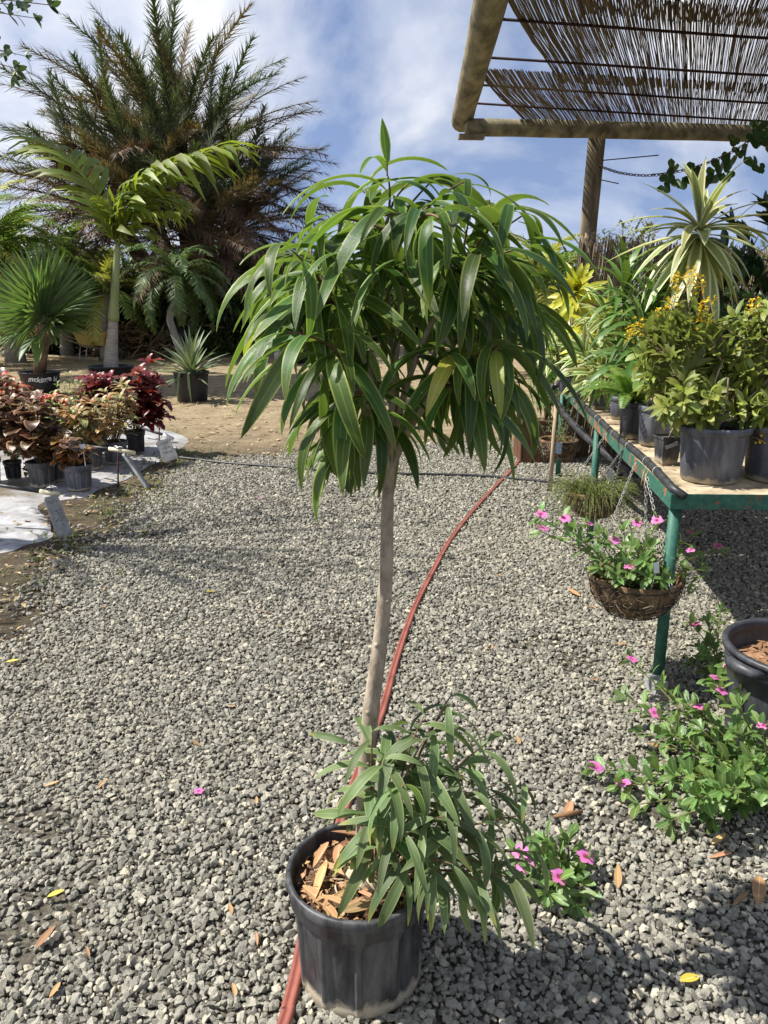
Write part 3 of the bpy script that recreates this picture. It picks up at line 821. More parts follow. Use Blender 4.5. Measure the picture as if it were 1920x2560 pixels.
# ================================================================== BENCH
TH = 0.86
T0 = G(1681, 1238, TH); T1 = G(1388, 950, TH)
ax = (T1 - T0); TL = ax.length; ax.normalize()
bx_ = (G(1915, 1240, TH) - T0); bx_.normalize()
TW = 1.45
def tb(a, b, z): return T0 + ax * a + bx_ * b + Vector((0, 0, z - TH))
def slab(mb, a0, a1, b0, b1, z0, z1):
    vs = [tb(a, b, z) for a in (a0, a1) for b in (b0, b1) for z in (z0, z1)]
    mb.add(vs, [(0, 1, 3, 2), (4, 6, 7, 5), (0, 4, 5, 1), (2, 3, 7, 6), (0, 2, 6, 4), (1, 5, 7, 3)])
M['plywood'] = surf('weathered_plywood', (0.15, 0.11, 0.07), (0.50, 0.41, 0.28), 7, 0.9, 0.4, 0.004, 0.15, 8, (1, 1, 1), pos=(0.3, 0.6))
def paint_mat(name, rust_lo=0.52):
    m, n, l, b = nt(name)
    f = noise(n, l, 7, 6, 0.65); f2 = noise(n, l, 40, 4)
    g = ramp(n, l, f2, [(0.3, (0.014, 0.085, 0.055)), (0.7, (0.04, 0.155, 0.105))])
    r_ = ramp(n, l, f2, [(0.3, (0.16, 0.055, 0.025)), (0.7, (0.36, 0.17, 0.085))])
    c = nmix(n, l, ramp(n, l, f, [(rust_lo, (0, 0, 0)), (rust_lo + 0.05, (1, 1, 1))]), g, r_)
    c = nmix(n, l, ramp(n, l, f2, [(0.68, (0, 0, 0)), (0.74, (0.5, 0.5, 0.5))]), c, (0.35, 0.42, 0.36))
    l.new(c, b.inputs['Base Color']); b.inputs['Roughness'].default_value = 0.6
    bump(n, l, b, f, 0.3, 0.004)
    return m
M['green_paint'] = paint_mat('green_paint'); M['green_leg'] = paint_mat('green_leg_paint', 0.70)
bench = thing('plant_bench', 'long green metal plant bench with weathered plywood top beside the gravel path', 'bench', (T0.x, T0.y, 0))
nb = 5
for i in range(nb):
    mb = MB(); slab(mb, TL * i / nb + 0.004, TL * (i + 1) / nb - 0.004, 0.008, TW, TH - 0.018, TH - 0.004 * (i % 2)); part(mb, 'top_panel', M['plywood'], bench, False)
mb = MB(); slab(mb, 0.0, TL, -0.006, 0.0, TH - 0.055, TH + 0.006); part(mb, 'side_rail', M['green_paint'], bench, False)
mb = MB(); slab(mb, -0.007, -0.001, -0.006, TW, TH - 0.055, TH + 0.006); part(mb, 'front_rail', M['green_paint'], bench, False)
mb = MB(); slab(mb, 0.03, TL, TW - 0.03, TW - 0.024, TH - 0.055, TH - 0.02); part(mb, 'side_rail', M['green_paint'], bench, False)
def edge_t(u):
    lo, hi = 0.0, TL
    for _ in range(40):
        md = (lo + hi) / 2; q = T0 + ax * md
        uu = 960 + F_PX * q.x / (q.y * _c - (q.z - CAM_H) * _s)
        lo, hi = (md, hi) if uu > u else (lo, md)
    return lo
for a in (0.05, edge_t(1485), edge_t(1400)):
    for b in (0.03, TW - 0.06):
        mb = MB(); q = tb(a, b, 0); mb.tube([Vector((q.x, q.y, -0.01)), Vector((q.x, q.y, TH - 0.03))], 0.024, 12); part(mb, 'leg', M['green_leg'], bench)
    mb = MB(); slab(mb, a - 0.02, a + 0.02, 0.03, TW - 0.04, TH - 0.06, TH - 0.019); part(mb, 'cross_bar', M['green_leg'], bench, False)
pl = []
for i in range(40):
    a = TL * i / 39 * 0.985 + 0.02
    pl.append(tb(a, 0.004 + 0.010 * math.sin(a * 2.1), TH + 0.022 + 0.006 * math.sin(a * 3.7)))
mb = MB(); mb.tube([pl[0] + Vector((0.03, -0.05, -0.02))] + pl, 0.017, 10); part(mb, 'edge_pipe', M['black_pipe'], bench)
M['wire'] = surf('grey_wire', (0.28, 0.28, 0.27), (0.5, 0.5, 0.48), 40, 0.5, 0.0, metal=0.3)
M['twine'] = surf('twine', (0.4, 0.28, 0.14), (0.58, 0.44, 0.26), 40, 0.9, 0.0)
for a in (0.30, 0.52, 0.95, 1.35, 1.75, 1.9, 2.4, 3.0, 3.6):
    p = along(pl, a / TL)[0]; mb = MB(); ring = []
    for k in range(13):
        w = 2 * math.pi * k / 12; ring.append(p + bx_ * (0.0195 * math.cos(w)) + Vector((0, 0, 0.0195 * math.sin(w))) + ax * 0.004 * math.sin(w))
    mb.tube(ring, 0.0022, 5, False); part(mb, 'wire_tie', M['wire'], bench)
for a in (0.40, 0.46):
    p = along(pl, a / TL)[0]; mb = MB()
    mb.tube(bez(p + bx_ * 0.05, p + Vector((-0.02, 0, 0.06)), p + bx_ * -0.03 + Vector((0, 0, -0.10)), 12), 0.002, 5); part(mb, 'twine_tie', M['twine'], bench)
a5 = edge_t(1408)
mb = MB(); q = tb(a5, 0, TH)
mb.tube([q + bx_ * 0.1 + Vector((0, 0, 0.05)), q + Vector((0, 0, 0.05)), q + bx_ * -0.10 + Vector((0, 0, 0.0)), q + bx_ * -0.11 + Vector((0, 0, -0.06))], 0.024, 10)
for f in (0.1, 0.5, 0.9): mb.tube([q + bx_ * (-0.10 * f - .01) + Vector((0, 0, 0.05 - 0.05 * f)), q + bx_ * (-0.10 * f + .012) + Vector((0, 0, 0.05 - 0.05 * f + 0.01))], 0.031, 10)
part(mb, 'pipe_elbow', M['black_pipe'], bench)
mb = MB(); mb.tube(bez(q + bx_ * -0.10 + Vector((0, 0, -0.06)), tb(a5 - 0.9, 0.02, TH - 0.28), tb(a5 - 1.6, 0.35, TH - 0.42), 14), 0.028, 8); part(mb, 'drop_pipe', M['black_pipe'], bench)
rr = random.Random(77); mb = MB()
for k in range(700):
    L = rr.uniform(.006, .035); q = tb(rr.uniform(.03, TL - .1), 1.35 * rr.random() ** 1.4 + .03, TH + .003)
    mb.merge(leaf_raw(L, L * rr.choice((.15, .3, .6)), 'lance', 2, 10, -20, .3, rnd=rr), frame(q, Vector((rr.gauss(0, 1), rr.gauss(0, 1), .05))))
part(mb, 'bench_litter', M['litter'], bench, kind='stuff')
# grey block by the front foot
mb = MB(); mb.box(G(1640, 1716, 0.03), (0.055, 0.09, 0.075), Matrix.Rotation(R(12), 3, 'Z'))
M['concrete'] = surf('concrete', (0.20, 0.20, 0.20), (0.36, 0.36, 0.35), 30, 0.9, 0.4)
tag(part(mb, 'concrete_block', M['concrete'], None, False), 'small grey concrete block beside the front bench leg', 'block')

# ================================================================== PLANTS ON THE BENCH
M['gal'] = leaf_mat('thryallis_leaf', (0.245, 0.285, 0.06), (0.33, 0.35, 0.11), rough=0.42, trans=0.32, var=0.4, hue=0.025, back=(0.2, 0.24, 0.1))
M['yel_fl'] = leaf_mat('yellow_petal', (0.92, 0.66, 0.04), rough=0.5, trans=0.25, var=0.15, hue=0.015, tcol=(1, 1, .7))
M['pink_fl'] = leaf_mat('pink_petal', (0.74, 0.22, 0.52), rough=0.5, trans=0.25, var=0.12, hue=0.02, tcol=(1.2, .8, 1.2))
M['perw'] = leaf_mat('periwinkle_leaf', (0.135, 0.235, 0.058), (0.30, 0.38, 0.17), rough=0.33, trans=0.28, var=0.35, hue=0.02, back=(0.17, 0.25, 0.1))
M['drac_y'] = leaf_mat('yellow_dracaena_leaf', (0.56, 0.56, 0.055), None, None, rough=0.38, trans=0.3, var=0.22, hue=0.015, tcol=(1.2, 1.2, .5))
M['drac_v'] = leaf_mat('striped_dracaena_leaf', (0.15, 0.235, 0.055), stripe=((0.52, 0.53, 0.23), 0.55, False), rough=0.38, trans=0.28, var=0.25)
M['drac_g'] = leaf_mat('green_dracaena_leaf', (0.11, 0.20, 0.045), rough=0.36, trans=0.25, var=0.35)
M['drac_s'] = leaf_mat('cream_edged_dracaena_leaf', (0.27, 0.31, 0.12), stripe=((0.60, 0.60, 0.33), 0.62, False), rough=0.4, trans=0.25, var=0.2)
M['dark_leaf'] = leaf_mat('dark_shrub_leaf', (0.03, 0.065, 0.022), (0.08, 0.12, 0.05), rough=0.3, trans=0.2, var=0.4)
M['fern'] = leaf_mat('fern_leaf', (0.15, 0.25, 0.045), rough=0.45, trans=0.35, var=0.25)
M['asp'] = leaf_mat('asparagus_fern', (0.13, 0.26, 0.05), rough=0.5, trans=0.35, var=0.35)
M['broad'] = leaf_mat('broad_leaf', (0.22, 0.31, 0.075), (0.36, 0.42, 0.18), rough=0.42, trans=0.32, var=0.2)
galset = leaf_set('thryallis_leaf', M['gal'], 8, 31, (0.85, 1.15), (0.30, 0.42), 'oval', 5, (-15, 20), (-60, -10), (0.15, 0.4), 0.08)
perset = leaf_set('periwinkle_leaf', M['perw'], 6, 32, (0.9, 1.1), (0.36, 0.46), 'obov', 5, (0, 20), (-35, -5), (0.1, 0.3), 0.06)
dyset = leaf_set('yellow_dracaena_leaf', M['drac_y'], 6, 33, (0.9, 1.1), (0.20, 0.26), 'strap', 7, (0, 15), (-60, -25), (0.2, 0.4))
dvset = leaf_set('striped_dracaena_leaf', M['drac_v'], 6, 34, (0.9, 1.1), (0.14, 0.19), 'strap', 7, (0, 15), (-75, -30), (0.15, 0.3))
dgset = leaf_set('green_dracaena_leaf', M['drac_g'], 6, 35, (0.9, 1.1), (0.10, 0.14), 'strap', 9, (5, 20), (-85, -35), (0.15, 0.3))
dsset = leaf_set('cream_dracaena_leaf', M['drac_s'], 8, 36, (0.9, 1.1), (0.11, 0.15), 'strap', 10, (0, 15), (-62, -15), (0.15, 0.35), side=(-8, 8), power=0.8)
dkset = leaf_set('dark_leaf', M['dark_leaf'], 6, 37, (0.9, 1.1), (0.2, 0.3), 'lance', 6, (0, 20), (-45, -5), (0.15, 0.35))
brset = leaf_set('broad_leaf', M['broad'], 4, 38, (0.9, 1.1), (0.6, 0.75), 'oval', 6, (0, 20), (-60, -20), (0.1, 0.3), 0.2)
yfl = []
for s_ in range(3):
    rr = random.Random(50 + s_); mb = MB()
    for k in range(26):
        z = rr.uniform(-0.5, 0.5); a = rr.uniform(0, 6.28); q = (0.34 - 0.22 * abs(z)) * rr.uniform(0.6, 1)
        for j in range(3):
            d = Vector((math.cos(a), math.sin(a), rr.uniform(-0.2, 0.5))) + Vector((rr.gauss(0, .6), rr.gauss(0, .6), rr.gauss(0, .6)))
            mb.merge(leaf_raw(0.17, 0.15, 'obov', 2, 5, -15, 0.2, rnd=rr), frame(Vector((math.cos(a) * q, math.sin(a) * q, z)), d))
    yfl.append(mb.mesh('yellow_flower_cluster', M['yel_fl']))
def thryallis(label, pc, tips, flowers, rt, h, mat, seed):
    rnd = random.Random(seed)
    t = thing('potted_shrub', label, 'potted plant', pc, 'yellow flowering shrubs on the bench')
    add_pot(t, pc, rt, rt * 0.84, h, mat, 0, 0.03, seed=seed)
    b0 = pc + Vector((0, 0, h - 0.04)); lst = []
    mains = []
    for k in range(6):
        q = b0 + Vector((rnd.gauss(0, 0.025), rnd.gauss(0, 0.025), 0)); e = b0 + Vector((rnd.gauss(0, 0.10), rnd.gauss(0, 0.08), rnd.uniform(0.2, 0.34)))
        s = bez(q, q.lerp(e, 0.5) + Vector((rnd.gauss(0, .03), rnd.gauss(0, .03), 0)), e, 8); mains += s[2:]
        stem(t, s, 0.006, 0.003, 'bark')
    for q in tips:
        s0 = min(mains, key=lambda w: (w - q).length + 0.6 * max(0, w.z - q.z))
        s = bez(s0, s0.lerp(q, 0.5) + Vector((0, 0, -0.01)), q, 7)
        stem(t, s, 0.0028, 0.0014, 'twig', 5, 'twig')
        lst += sprig(s, galset, 6, 0.055, 0.092, rnd, 0.2, True, 62, 5)
    for q in flowers:
        s0 = min(mains, key=lambda w: (w - q).length + 0.6 * max(0, w.z - q.z))
        s = bez(s0, s0.lerp(q, 0.5), q, 7); stem(t, s, 0.0026, 0.0013, 'twig', 5, 'twig')
        lst += sprig(s[:-1], galset, 4, 0.04, 0.06, rnd, 0.3, True, 60, 0)
        put('flower_cluster', rnd.choice(yfl), t, Matrix.Translation(q) @ Matrix.Rotation(rnd.uniform(0, 6), 4, 'Z') @ Matrix.Scale(rnd.uniform(0.07, 0.10), 4))
    emit(t, lst)
rr = random.Random(61)
def blob(cu, cv, ru, rv, Y, dY, n, rnd):
    out = []
    while len(out) < n:
        a, b, c = rnd.uniform(-1, 1), rnd.uniform(-1, 1), rnd.uniform(-1, 1)
        if 0.25 < a * a + b * b + c * c < 1: out.append(P(cu + a * ru, cv + b * rv, Y + c * dY))
    return out
p1 = G(1772, 1200, TH); p2 = G(1935, 1198, TH)
thryallis('leafy shrub with many yellow flower spikes in the big grey pot at the bench corner', p1, blob(1712, 915, 110, 150, 3.36, 0.17, 56, rr) + blob(1730, 1010, 95, 55, 3.18, 0.12, 16, rr),
          [P(u, v, 3.36 + rr.uniform(-.12, .12)) for u, v in [(1697, 707), (1745, 715), (1727, 690), (1681, 770), (1652, 800), (1768, 770), (1756, 803), (1596, 820), (1575, 836), (1643, 878), (1737, 946)]], 0.138, 0.236, 'pot_dusty', 71)
thryallis('dense leafy shrub with one yellow flower spike in the pot next to the corner pot', p2, blob(1890, 905, 112, 155, 3.40, 0.19, 60, rr) + blob(1900, 1010, 95, 55, 3.2, 0.12, 16, rr), [P(1884, 772, 3.35), P(1905, 1088, 3.16)], 0.138, 0.236, 'pot_dusty', 72)
# small square pot
c_ = G(1664, 1160, TH)
t = thing('square_pot', 'small square black pot with pale label beside the corner shrub', 'pot', c_)
mb = MB()
def frustum(mb, c, a, b, h, lip=0.004):
    for (z0, z1, w0, w1) in ((0, h - 0.012, a, b), (h - 0.012, h, b + lip, b + lip)):
        vs = [c + Vector((sx * w, sy * w, z)) for z, w in ((z0, w0), (z1, w1)) for sx, sy in ((-1, -1), (1, -1), (1, 1), (-1, 1))]
        mb.add(vs, [(0, 1, 5, 4), (1, 2, 6, 5), (2, 3, 7, 6), (3, 0, 4, 7), (3, 2, 1, 0)] + ([(0, 4, 5, 1)] if False else []))
    w = b - 0.002
    mb.add([c + Vector((sx * w, sy * w, h - 0.02)) for sx, sy in ((-1, -1), (1, -1), (1, 1), (-1, 1))], [(0, 1, 2, 3)])
mb2 = MB(); frustum(mb2, Vector((0, 0, 0)), 0.036, 0.046, 0.135)
put('pot_body', mb2.mesh('pot_body', M['pot'], False), t, Matrix.Translation(c_) @ Matrix.Rotation(R(8), 4, 'Z'))
mb = MB(); mb.box(c_ + Vector((0.0, -0.052, 0.098)), (0.058, 0.002, 0.018), Matrix.Rotation(R(-22), 3, 'Y')); M['white'] = surf('white_plastic', (0.62, 0.63, 0.64), (0.78, 0.78, 0.77), 9, 0.5, 0.05)
M['grey_label'] = surf('grey_label', (0.28, 0.30, 0.32), (0.4, 0.42, 0.44), 60, 0.5, 0.0)
part(mb, 'label_strip', M['grey_label'], t, False)
rr = random.Random(64); lst = []
s = [c_ + Vector((0.0, 0, 0.11)), c_ + Vector((0.012, -0.02, 0.17)), c_ + Vector((0.02, -0.035, 0.20))]
stem(t, s, 0.006, 0.003, 'bark'); lst = sprig(s, galset, 3, 0.03, 0.05, rr, 0.5, True, 60, 6); emit(t, lst)
# potted plants further along the bench
def bench_pot(name, label, u, v, rt, h, mat='pot_dusty', seed=1, group=None):
    c = G(u, v, TH)
    t = thing(name, label, 'potted plant', c, group)
    add_pot(t, c, rt, rt * 0.84, h, mat, 0, 0.025, seed=seed, lip=0.006)
    return t, c + Vector((0, 0, h - 0.03))
rr = random.Random(65)
t, b0 = bench_pot('potted_broadleaf', 'broad leaved plant in a dusty grey pot with muddy base on the bench', 1632, 1112, 0.086, 0.21)
lst = []
for k in range(13):
    q = b0 + Vector((rr.uniform(-0.12, 0.15), rr.uniform(-0.10, 0.1), rr.uniform(0.10, 0.42))); s = bez(b0, b0.lerp(q, 0.5) + Vector((0, 0, .04)), q, 6)
    stem(t, s, 0.003, 0.0018); lst += rosette(q, Vector((rr.gauss(0, .5), rr.gauss(0, .5) - .3, 0.7)), 3, brset, 0.07, 0.12, rr, 50, 90)
emit(t, lst)
# fern
t, b0 = bench_pot('potted_fern', 'sword fern with arching fronds in a narrow black pot on the bench', 1572, 1096, 0.060, 0.205, 'pot')
def fern_frond(rnd, n=24, droop=-95):
    mb = MB(); p = Vector((0, 0, 0)); pts = [p]; N = 30
    for i in range(N):
        a = R(lerp(62, droop + 62, ((i + 0.5) / N) ** 1.1)); p = p + Vector((0, math.cos(a), math.sin(a))) / N; pts.append(p)
    mb.tube(pts, [lerp(0.008, 0.002, i / N) for i in range(N + 1)], 4)
    for k in range(n * 2):
        f = lerp(0.12, 0.99, (k // 2) / n); q, d = along(pts, f); sd = Vector((1 if k % 2 else -1, 0, 0))
        L = 0.15 * math.sin(math.pi * (0.12 + 0.86 * f) ** 0.9) ** 0.7
        nn = sd.cross(d); nn = nn if nn.z > 0 else -nn
        mb.merge(leaf_raw(L, 0.042, 'strap', 2, 0, -15, 0.1, rnd=rnd), frame(q, sd + d * 0.25 + Vector((0, 0, -0.1)), nn))
    return mb.mesh('fern_frond', M['fern'])
ferns = [fern_frond(random.Random(80 + k), droop=-80 - 12 * k) for k in range(4)]
for k in range(24):
    a = k * 2.4 + rr.uniform(-.3, .3)
    put('frond', rr.choice(ferns), t, Matrix.Translation(b0) @ Matrix.Rotation(a, 4, 'Z') @ Matrix.Rotation(R(rr.uniform(-12, 18)), 4, 'X') @ Matrix.Scale(rr.uniform(0.26, 0.42), 4))
# reddish pot behind the corner pot
t, b0 = bench_pot('potted_seedling', 'small leafy seedling in a brick red pot behind the corner shrub', 1715, 1090, 0.062, 0.13, 'terracotta')
lst = []
for k in range(6):
    q = b0 + Vector((rr.gauss(0, 0.05), rr.gauss(0, 0.05), rr.uniform(0.06, 0.2))); s = bez(b0, b0.lerp(q, .5), q, 5); stem(t, s, 0.002, 0.001); lst += sprig(s, galset, 3, 0.03, 0.05, rr)
emit(t, lst)
def dracaena(t, b0, heads, fam, n, s0, s1, rnd, lo=8, hi=110, length=0.10, r=0.011):
    lst = []
    for (q, axd) in heads:
        s = bez(b0 + Vector((rnd.gauss(0, .015), rnd.gauss(0, .015), -0.01)), b0.lerp(q, 0.55) + Vector((0, 0, 0.04)), q, 9)
        stem(t, s, r, r * 0.7, 'twig', 7); lst += rosette(q + axd.normalized() * length * 0.5, axd, n, fam, s0, s1, rnd, lo, hi, length)
    emit(t, lst)
t, b0 = bench_pot('potted_dracaena', 'cream and green striped dracaena spilling over its pot at the far bench end', 1412, 985, 0.058, 0.14, 'pot_dusty', 3, 'dracaenas on the bench')
dracaena(t, b0, [(P(1420, 880, 6.5), Vector((-0.3, -0.5, 0.8))), (P(1400, 890, 6.35), Vector((-0.8, -0.4, 0.5))), (P(1455, 880, 6.3), Vector((0.3, -0.6, 0.6)))], dvset, 38, 0.21, 0.30, rr, 10, 120, 0.09, 0.008)
t, b0 = bench_pot('potted_dracaena', 'bright yellow leaved dracaena with nodding head in front of the reed fence', 1452, 1004, 0.062, 0.15, 'pot', 4, 'dracaenas on the bench')
dracaena(t, b0, [(P(1437, 742, 5.95), Vector((-0.15, -0.75, 0.45))), (P(1492, 850, 5.75), Vector((0.1, -0.6, 0.7))), (P(1540, 880, 5.6), Vector((0.4, -0.6, 0.6)))], dyset, 50, 0.20, 0.29, rr, 6, 125, 0.15, 0.010)
t, b0 = bench_pot('potted_dracaena', 'yellow green striped dracaena crowding between yellow and dark green dracaenas', 1500, 1022, 0.068, 0.15, 'pot_dusty', 5, 'dracaenas on the bench')
dracaena(t, b0, [(P(1470, 905, 5.4), Vector((-0.3, -0.5, 0.7))), (P(1512, 800, 5.5), Vector((0.1, -0.5, 0.7))), (P(1540, 920, 5.1), Vector((0.2, -0.5, 0.6))), (P(1495, 935, 5.2), Vector((0.2, -0.5, 0.6)))], dvset, 38, 0.20, 0.29, rr, 10, 120, 0.10, 0.008)
t, b0 = bench_pot('potted_dracaena', 'dark green narrow leaved dracaena with several arching heads on the bench', 1548, 1048, 0.066, 0.15, 'pot_dusty', 6, 'dracaenas on the bench')
dracaena(t, b0, [(P(1560, 745, 4.95), Vector((0, -0.1, 1))), (P(1605, 800, 4.7), Vector((0.2, -0.2, 1))), (P(1590, 890, 4.6), Vector((0.1, -0.4, 0.7))), (P(1650, 760, 5.0), Vector((0.3, 0, 1)))], dgset, 42, 0.26, 0.40, rr, 8, 115, 0.12, 0.008)
c_ = tb(1.75, 0.62, TH)
t = thing('potted_dracaena', 'tall single stemmed dracaena with long cream edged drooping leaves', 'potted plant', c_, 'dracaenas on the bench')
add_pot(t, c_, 0.11, 0.09, 0.2, 'pot', 0, 0.03, seed=9)
q = P(1750, 570, c_.y); dracaena(t, c_ + Vector((0, 0, 0.17)), [(q, Vector((-0.10, -0.05, 1)))], dsset, 12, 0.34, 0.46, rr, 4, 60, 0.05, 0.016); emit(t, rosette(q, Vector((-.08, -.1, 1)), 44, dsset, 0.40, 0.58, rr, 70, 142, 0.10))
# ================================================================== DARK SHRUBS BEHIND THE BENCH
def bushy(name, label, cat, base, tips, fam, s0, s1, n, seed, group=None, limit=300, trunk_r=0.02, mat='twig', ang=60):
    rnd = random.Random(seed); t = thing(name, label, cat, base, group); lst = []
    hub = base + Vector((0, 0, max(0.25, 0.35 * (sum(q.z for q in tips) / len(tips) - base.z))))
    mains = [base.lerp(hub, k / 5) for k in range(6)]
    stem(t, mains, trunk_r, trunk_r * .8, mat, 8, 'trunk')
    mb = MB()
    for q in tips:
        s = bez(hub - Vector((0, 0, rnd.uniform(0, 0.3) * (hub.z - base.z))), hub.lerp(q, 0.5) + Vector((0, 0, 0.15 * (q.z - hub.z))), q, 7)
        mb.tube(s, [lerp(trunk_r * .45, trunk_r * .15, i / 6) for i in range(7)], 5)
        lst += sprig(s, fam, n, s0, s1, rnd, 0.35, True, ang, 5)
    part(mb, 'branches', M[mat], t)
    emit(t, lst, limit=limit)
    return t
rr = random.Random(90)
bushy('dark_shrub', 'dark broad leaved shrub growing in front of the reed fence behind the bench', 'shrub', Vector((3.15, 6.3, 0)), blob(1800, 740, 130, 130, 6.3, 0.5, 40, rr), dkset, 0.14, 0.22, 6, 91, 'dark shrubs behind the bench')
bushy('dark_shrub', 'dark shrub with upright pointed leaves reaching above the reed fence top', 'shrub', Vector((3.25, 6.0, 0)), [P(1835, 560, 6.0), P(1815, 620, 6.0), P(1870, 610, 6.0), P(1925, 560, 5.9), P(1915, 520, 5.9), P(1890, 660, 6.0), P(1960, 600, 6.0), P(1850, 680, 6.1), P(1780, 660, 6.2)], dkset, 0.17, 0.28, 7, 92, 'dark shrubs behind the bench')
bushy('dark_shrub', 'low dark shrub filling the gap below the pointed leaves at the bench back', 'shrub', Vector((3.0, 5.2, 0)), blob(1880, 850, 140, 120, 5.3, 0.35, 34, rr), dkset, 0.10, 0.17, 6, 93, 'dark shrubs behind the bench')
# big pale paddle leaves at the picture edge
c_ = tb(0.75, 1.12, TH)
t = thing('potted_paddle_plant', 'plant with large smooth pale green paddle leaves above the leafy shrub', 'potted plant', c_)
add_pot(t, c_, 0.11, 0.09, 0.2, 'pot', 0, 0.03, seed=10)
M['paddle'] = leaf_mat('paddle_leaf', (0.24, 0.31, 0.16), rough=0.5, trans=0.12, var=0.08)
pset = leaf_set('paddle_leaf', M['paddle'], 2, 40, (1, 1), (0.42, 0.46), 'oval', 9, (0, 5), (-20, -10), (0.1, 0.2), 0.1, side=(0, 0))
for (d, s_) in [((-0.72, -0.3, 0.75), 0.36), ((0.6, -0.2, 0.9), 0.4), ((0.1, 0.5, 1.1), 0.42), ((-0.1, -0.8, 1.0), 0.3)]:
    b0 = c_ + Vector((0, 0, 0.17)); q = b0 + Vector(d) * 0.36
    stem(t, bez(b0, b0 + Vector((0, 0, 0.2)), q, 6), 0.008, 0.006); put('leaf', rr.choice(pset), t, frame(q, Vector(d) + Vector((0, 0, -0.5)), Vector((0, -0.3, 1)), s_))

# ================================================================== REED FENCE
M['reed'] = leaf_mat('reed', (0.22, 0.16, 0.095), rough=0.75, trans=0.0, var=0.55, hue=0.015)
M['reed_mat'] = leaf_mat('reed_mat', (0.17, 0.13, 0.08), rough=0.8, trans=0.07, var=0.55, hue=0.015, tcol=(1.2, 1, .7))
rr = random.Random(101)
fpath = [Vector((1.72, 7.75, 0)), Vector((2.6, 8.15, 0)), Vector((3.5, 8.95, 0)), Vector((4.6, 9.7, 0)), Vector((6.2, 10.6, 0))]
fl = smoothline(fpath, 120)
fence = thing('reed_fence', 'brown reed screen fence standing behind the plant bench', 'fence', fpath[0])
mb = MB()
for i in range(560):
    p, d = along(fl, (i + rr.uniform(-.4, .4)) / 560)
    p = p + Vector((-d.y, d.x, 0)) * rr.uniform(-0.02, 0.02); r_ = rr.uniform(0.0045, 0.0085); h = 2.16 + rr.gauss(0, 0.03) + 0.04 * nz(i * .05, 0, 1)
    lean = d * (0.085 * h + rr.gauss(0, 0.018))
    mb.tube([Vector((p.x, p.y, -0.02)), p + lean * .5 + Vector((0, 0, h * .5)), p + lean + Vector((0, 0, h))], [r_, r_ * .95, r_ * 0.8], 5)
part(mb, 'reeds', M['reed'], fence, kind='stuff')
for z in (0.3, 0.75, 1.2, 1.65, 2.0):
    mb = MB(); q = [w + Vector((0, 0, z)) + (fl[1] - fl[0]).normalized() * 0.085 * z for w in fl[::3]]
    mb.tube([w + Vector((0.006, -0.014, 0)) for w in q], 0.0025, 4); part(mb, 'binding_wire', M['twig'], fence)

# ================================================================== PERGOLA
M['log'] = surf('weathered_log', (0.12, 0.105, 0.065), (0.34, 0.30, 0.19), 9, 0.9, 0.8, 0.012, 0.1, 8, (1, 0.35, 1))
M['log_post'] = surf('weathered_post', (0.10, 0.082, 0.055), (0.27, 0.225, 0.15), 12, 0.9, 0.8, 0.01, 0.1, 8, (1, 1, 0.25))
M['rust_bar'] = surf('rusty_bar', (0.025, 0.013, 0.012), (0.055, 0.026, 0.022), 40, 0.8, 0.5, 0.003)
PZ = 3.45
perg = thing('pergola', 'wooden log pergola roofed with reed mats over the bench', 'pergola', (2.1, 8.1, 0))
rr = random.Random(111)
def log(name, a, b, r, n=14, mat='log', segs=16, bend=0.02):
    mb = MB(); a, b = Vector(a), Vector(b); sd = Vector((rr.gauss(0, 1), rr.gauss(0, 1), rr.gauss(0, 1))).normalized()
    pts = [a.lerp(b, i / segs) + sd * bend * math.sin(math.pi * i / segs) for i in range(segs + 1)]
    mb.tube(pts, [r * (1 + 0.04 * nz(i * .7, a.x, 1)) for i in range(segs + 1)], n, wob=0.025, rnd=rr); return part(mb, name, M[mat], perg)
e0 = G(1150, 296, PZ); e1 = G(1262, -60, PZ); e1b = e0 + (e1 - e0) * 2.6
e0 = G(1155, 300, PZ); q0 = G(1222, 20, PZ); log('beam', e0 + (e0 - q0).normalized() * 0.06, e0 + (q0 - e0) * 4.8, 0.112, segs=40)
b0 = G(1165, 318, PZ - 0.16); b1 = G(1905, 338, PZ - 0.16)
log('beam', b0, b0 + (b1 - b0) * 1.9, 0.082, segs=24)
ptop = G(1492, 352, PZ - 0.2)
log('post', Vector((ptop.x - 0.05, ptop.y, -0.02)), ptop + Vector((0, 0, 0.03)), 0.092, mat='log_post', bend=0.03)
pr2 = b0 + (b1 - b0) * 1.75
log('post', Vector((pr2.x, pr2.y, -0.02)), pr2, 0.09, mat='log_post')
pf = e0 + (q0 - e0) * 4.7
log('post', Vector((pf.x, pf.y, -0.02)), pf, 0.10, mat='log_post')
mb = MB(); mb.box(b0 + Vector((0.05, -0.05, -0.10)), (0.26, 0.09, 0.045), Matrix.Rotation(R(4), 3, 'Z')); part(mb, 'wood_block', M['log_post'], perg, False)
bars = []
for (u0, v0, u1, v1) in [(1245, 47, 1920, 90), (1213, 143, 1920, 184), (1202, 212, 1920, 254), (1188, 258, 1920, 300)]:
    a = G(u0, v0, PZ + 0.02); b = G(u1, v1, PZ + 0.02); d = b - a
    bars.append((a, d)); mb = MB(); mb.tube([a - d * 0.05 + Vector((0, 0, 0)), a + d * 0.9 + Vector((0, 0, -0.015)), a + d * 1.9], 0.0105, 8); part(mb, 'reinforcing_bar', M['rust_bar'], perg)
a = bars[0][0] + (bars[0][0] - bars[1][0]) * 1.0
mb = MB(); mb.tube([a, a + bars[0][1] * 1.9], 0.0105, 8); part(mb, 'reinforcing_bar', M['rust_bar'], perg)
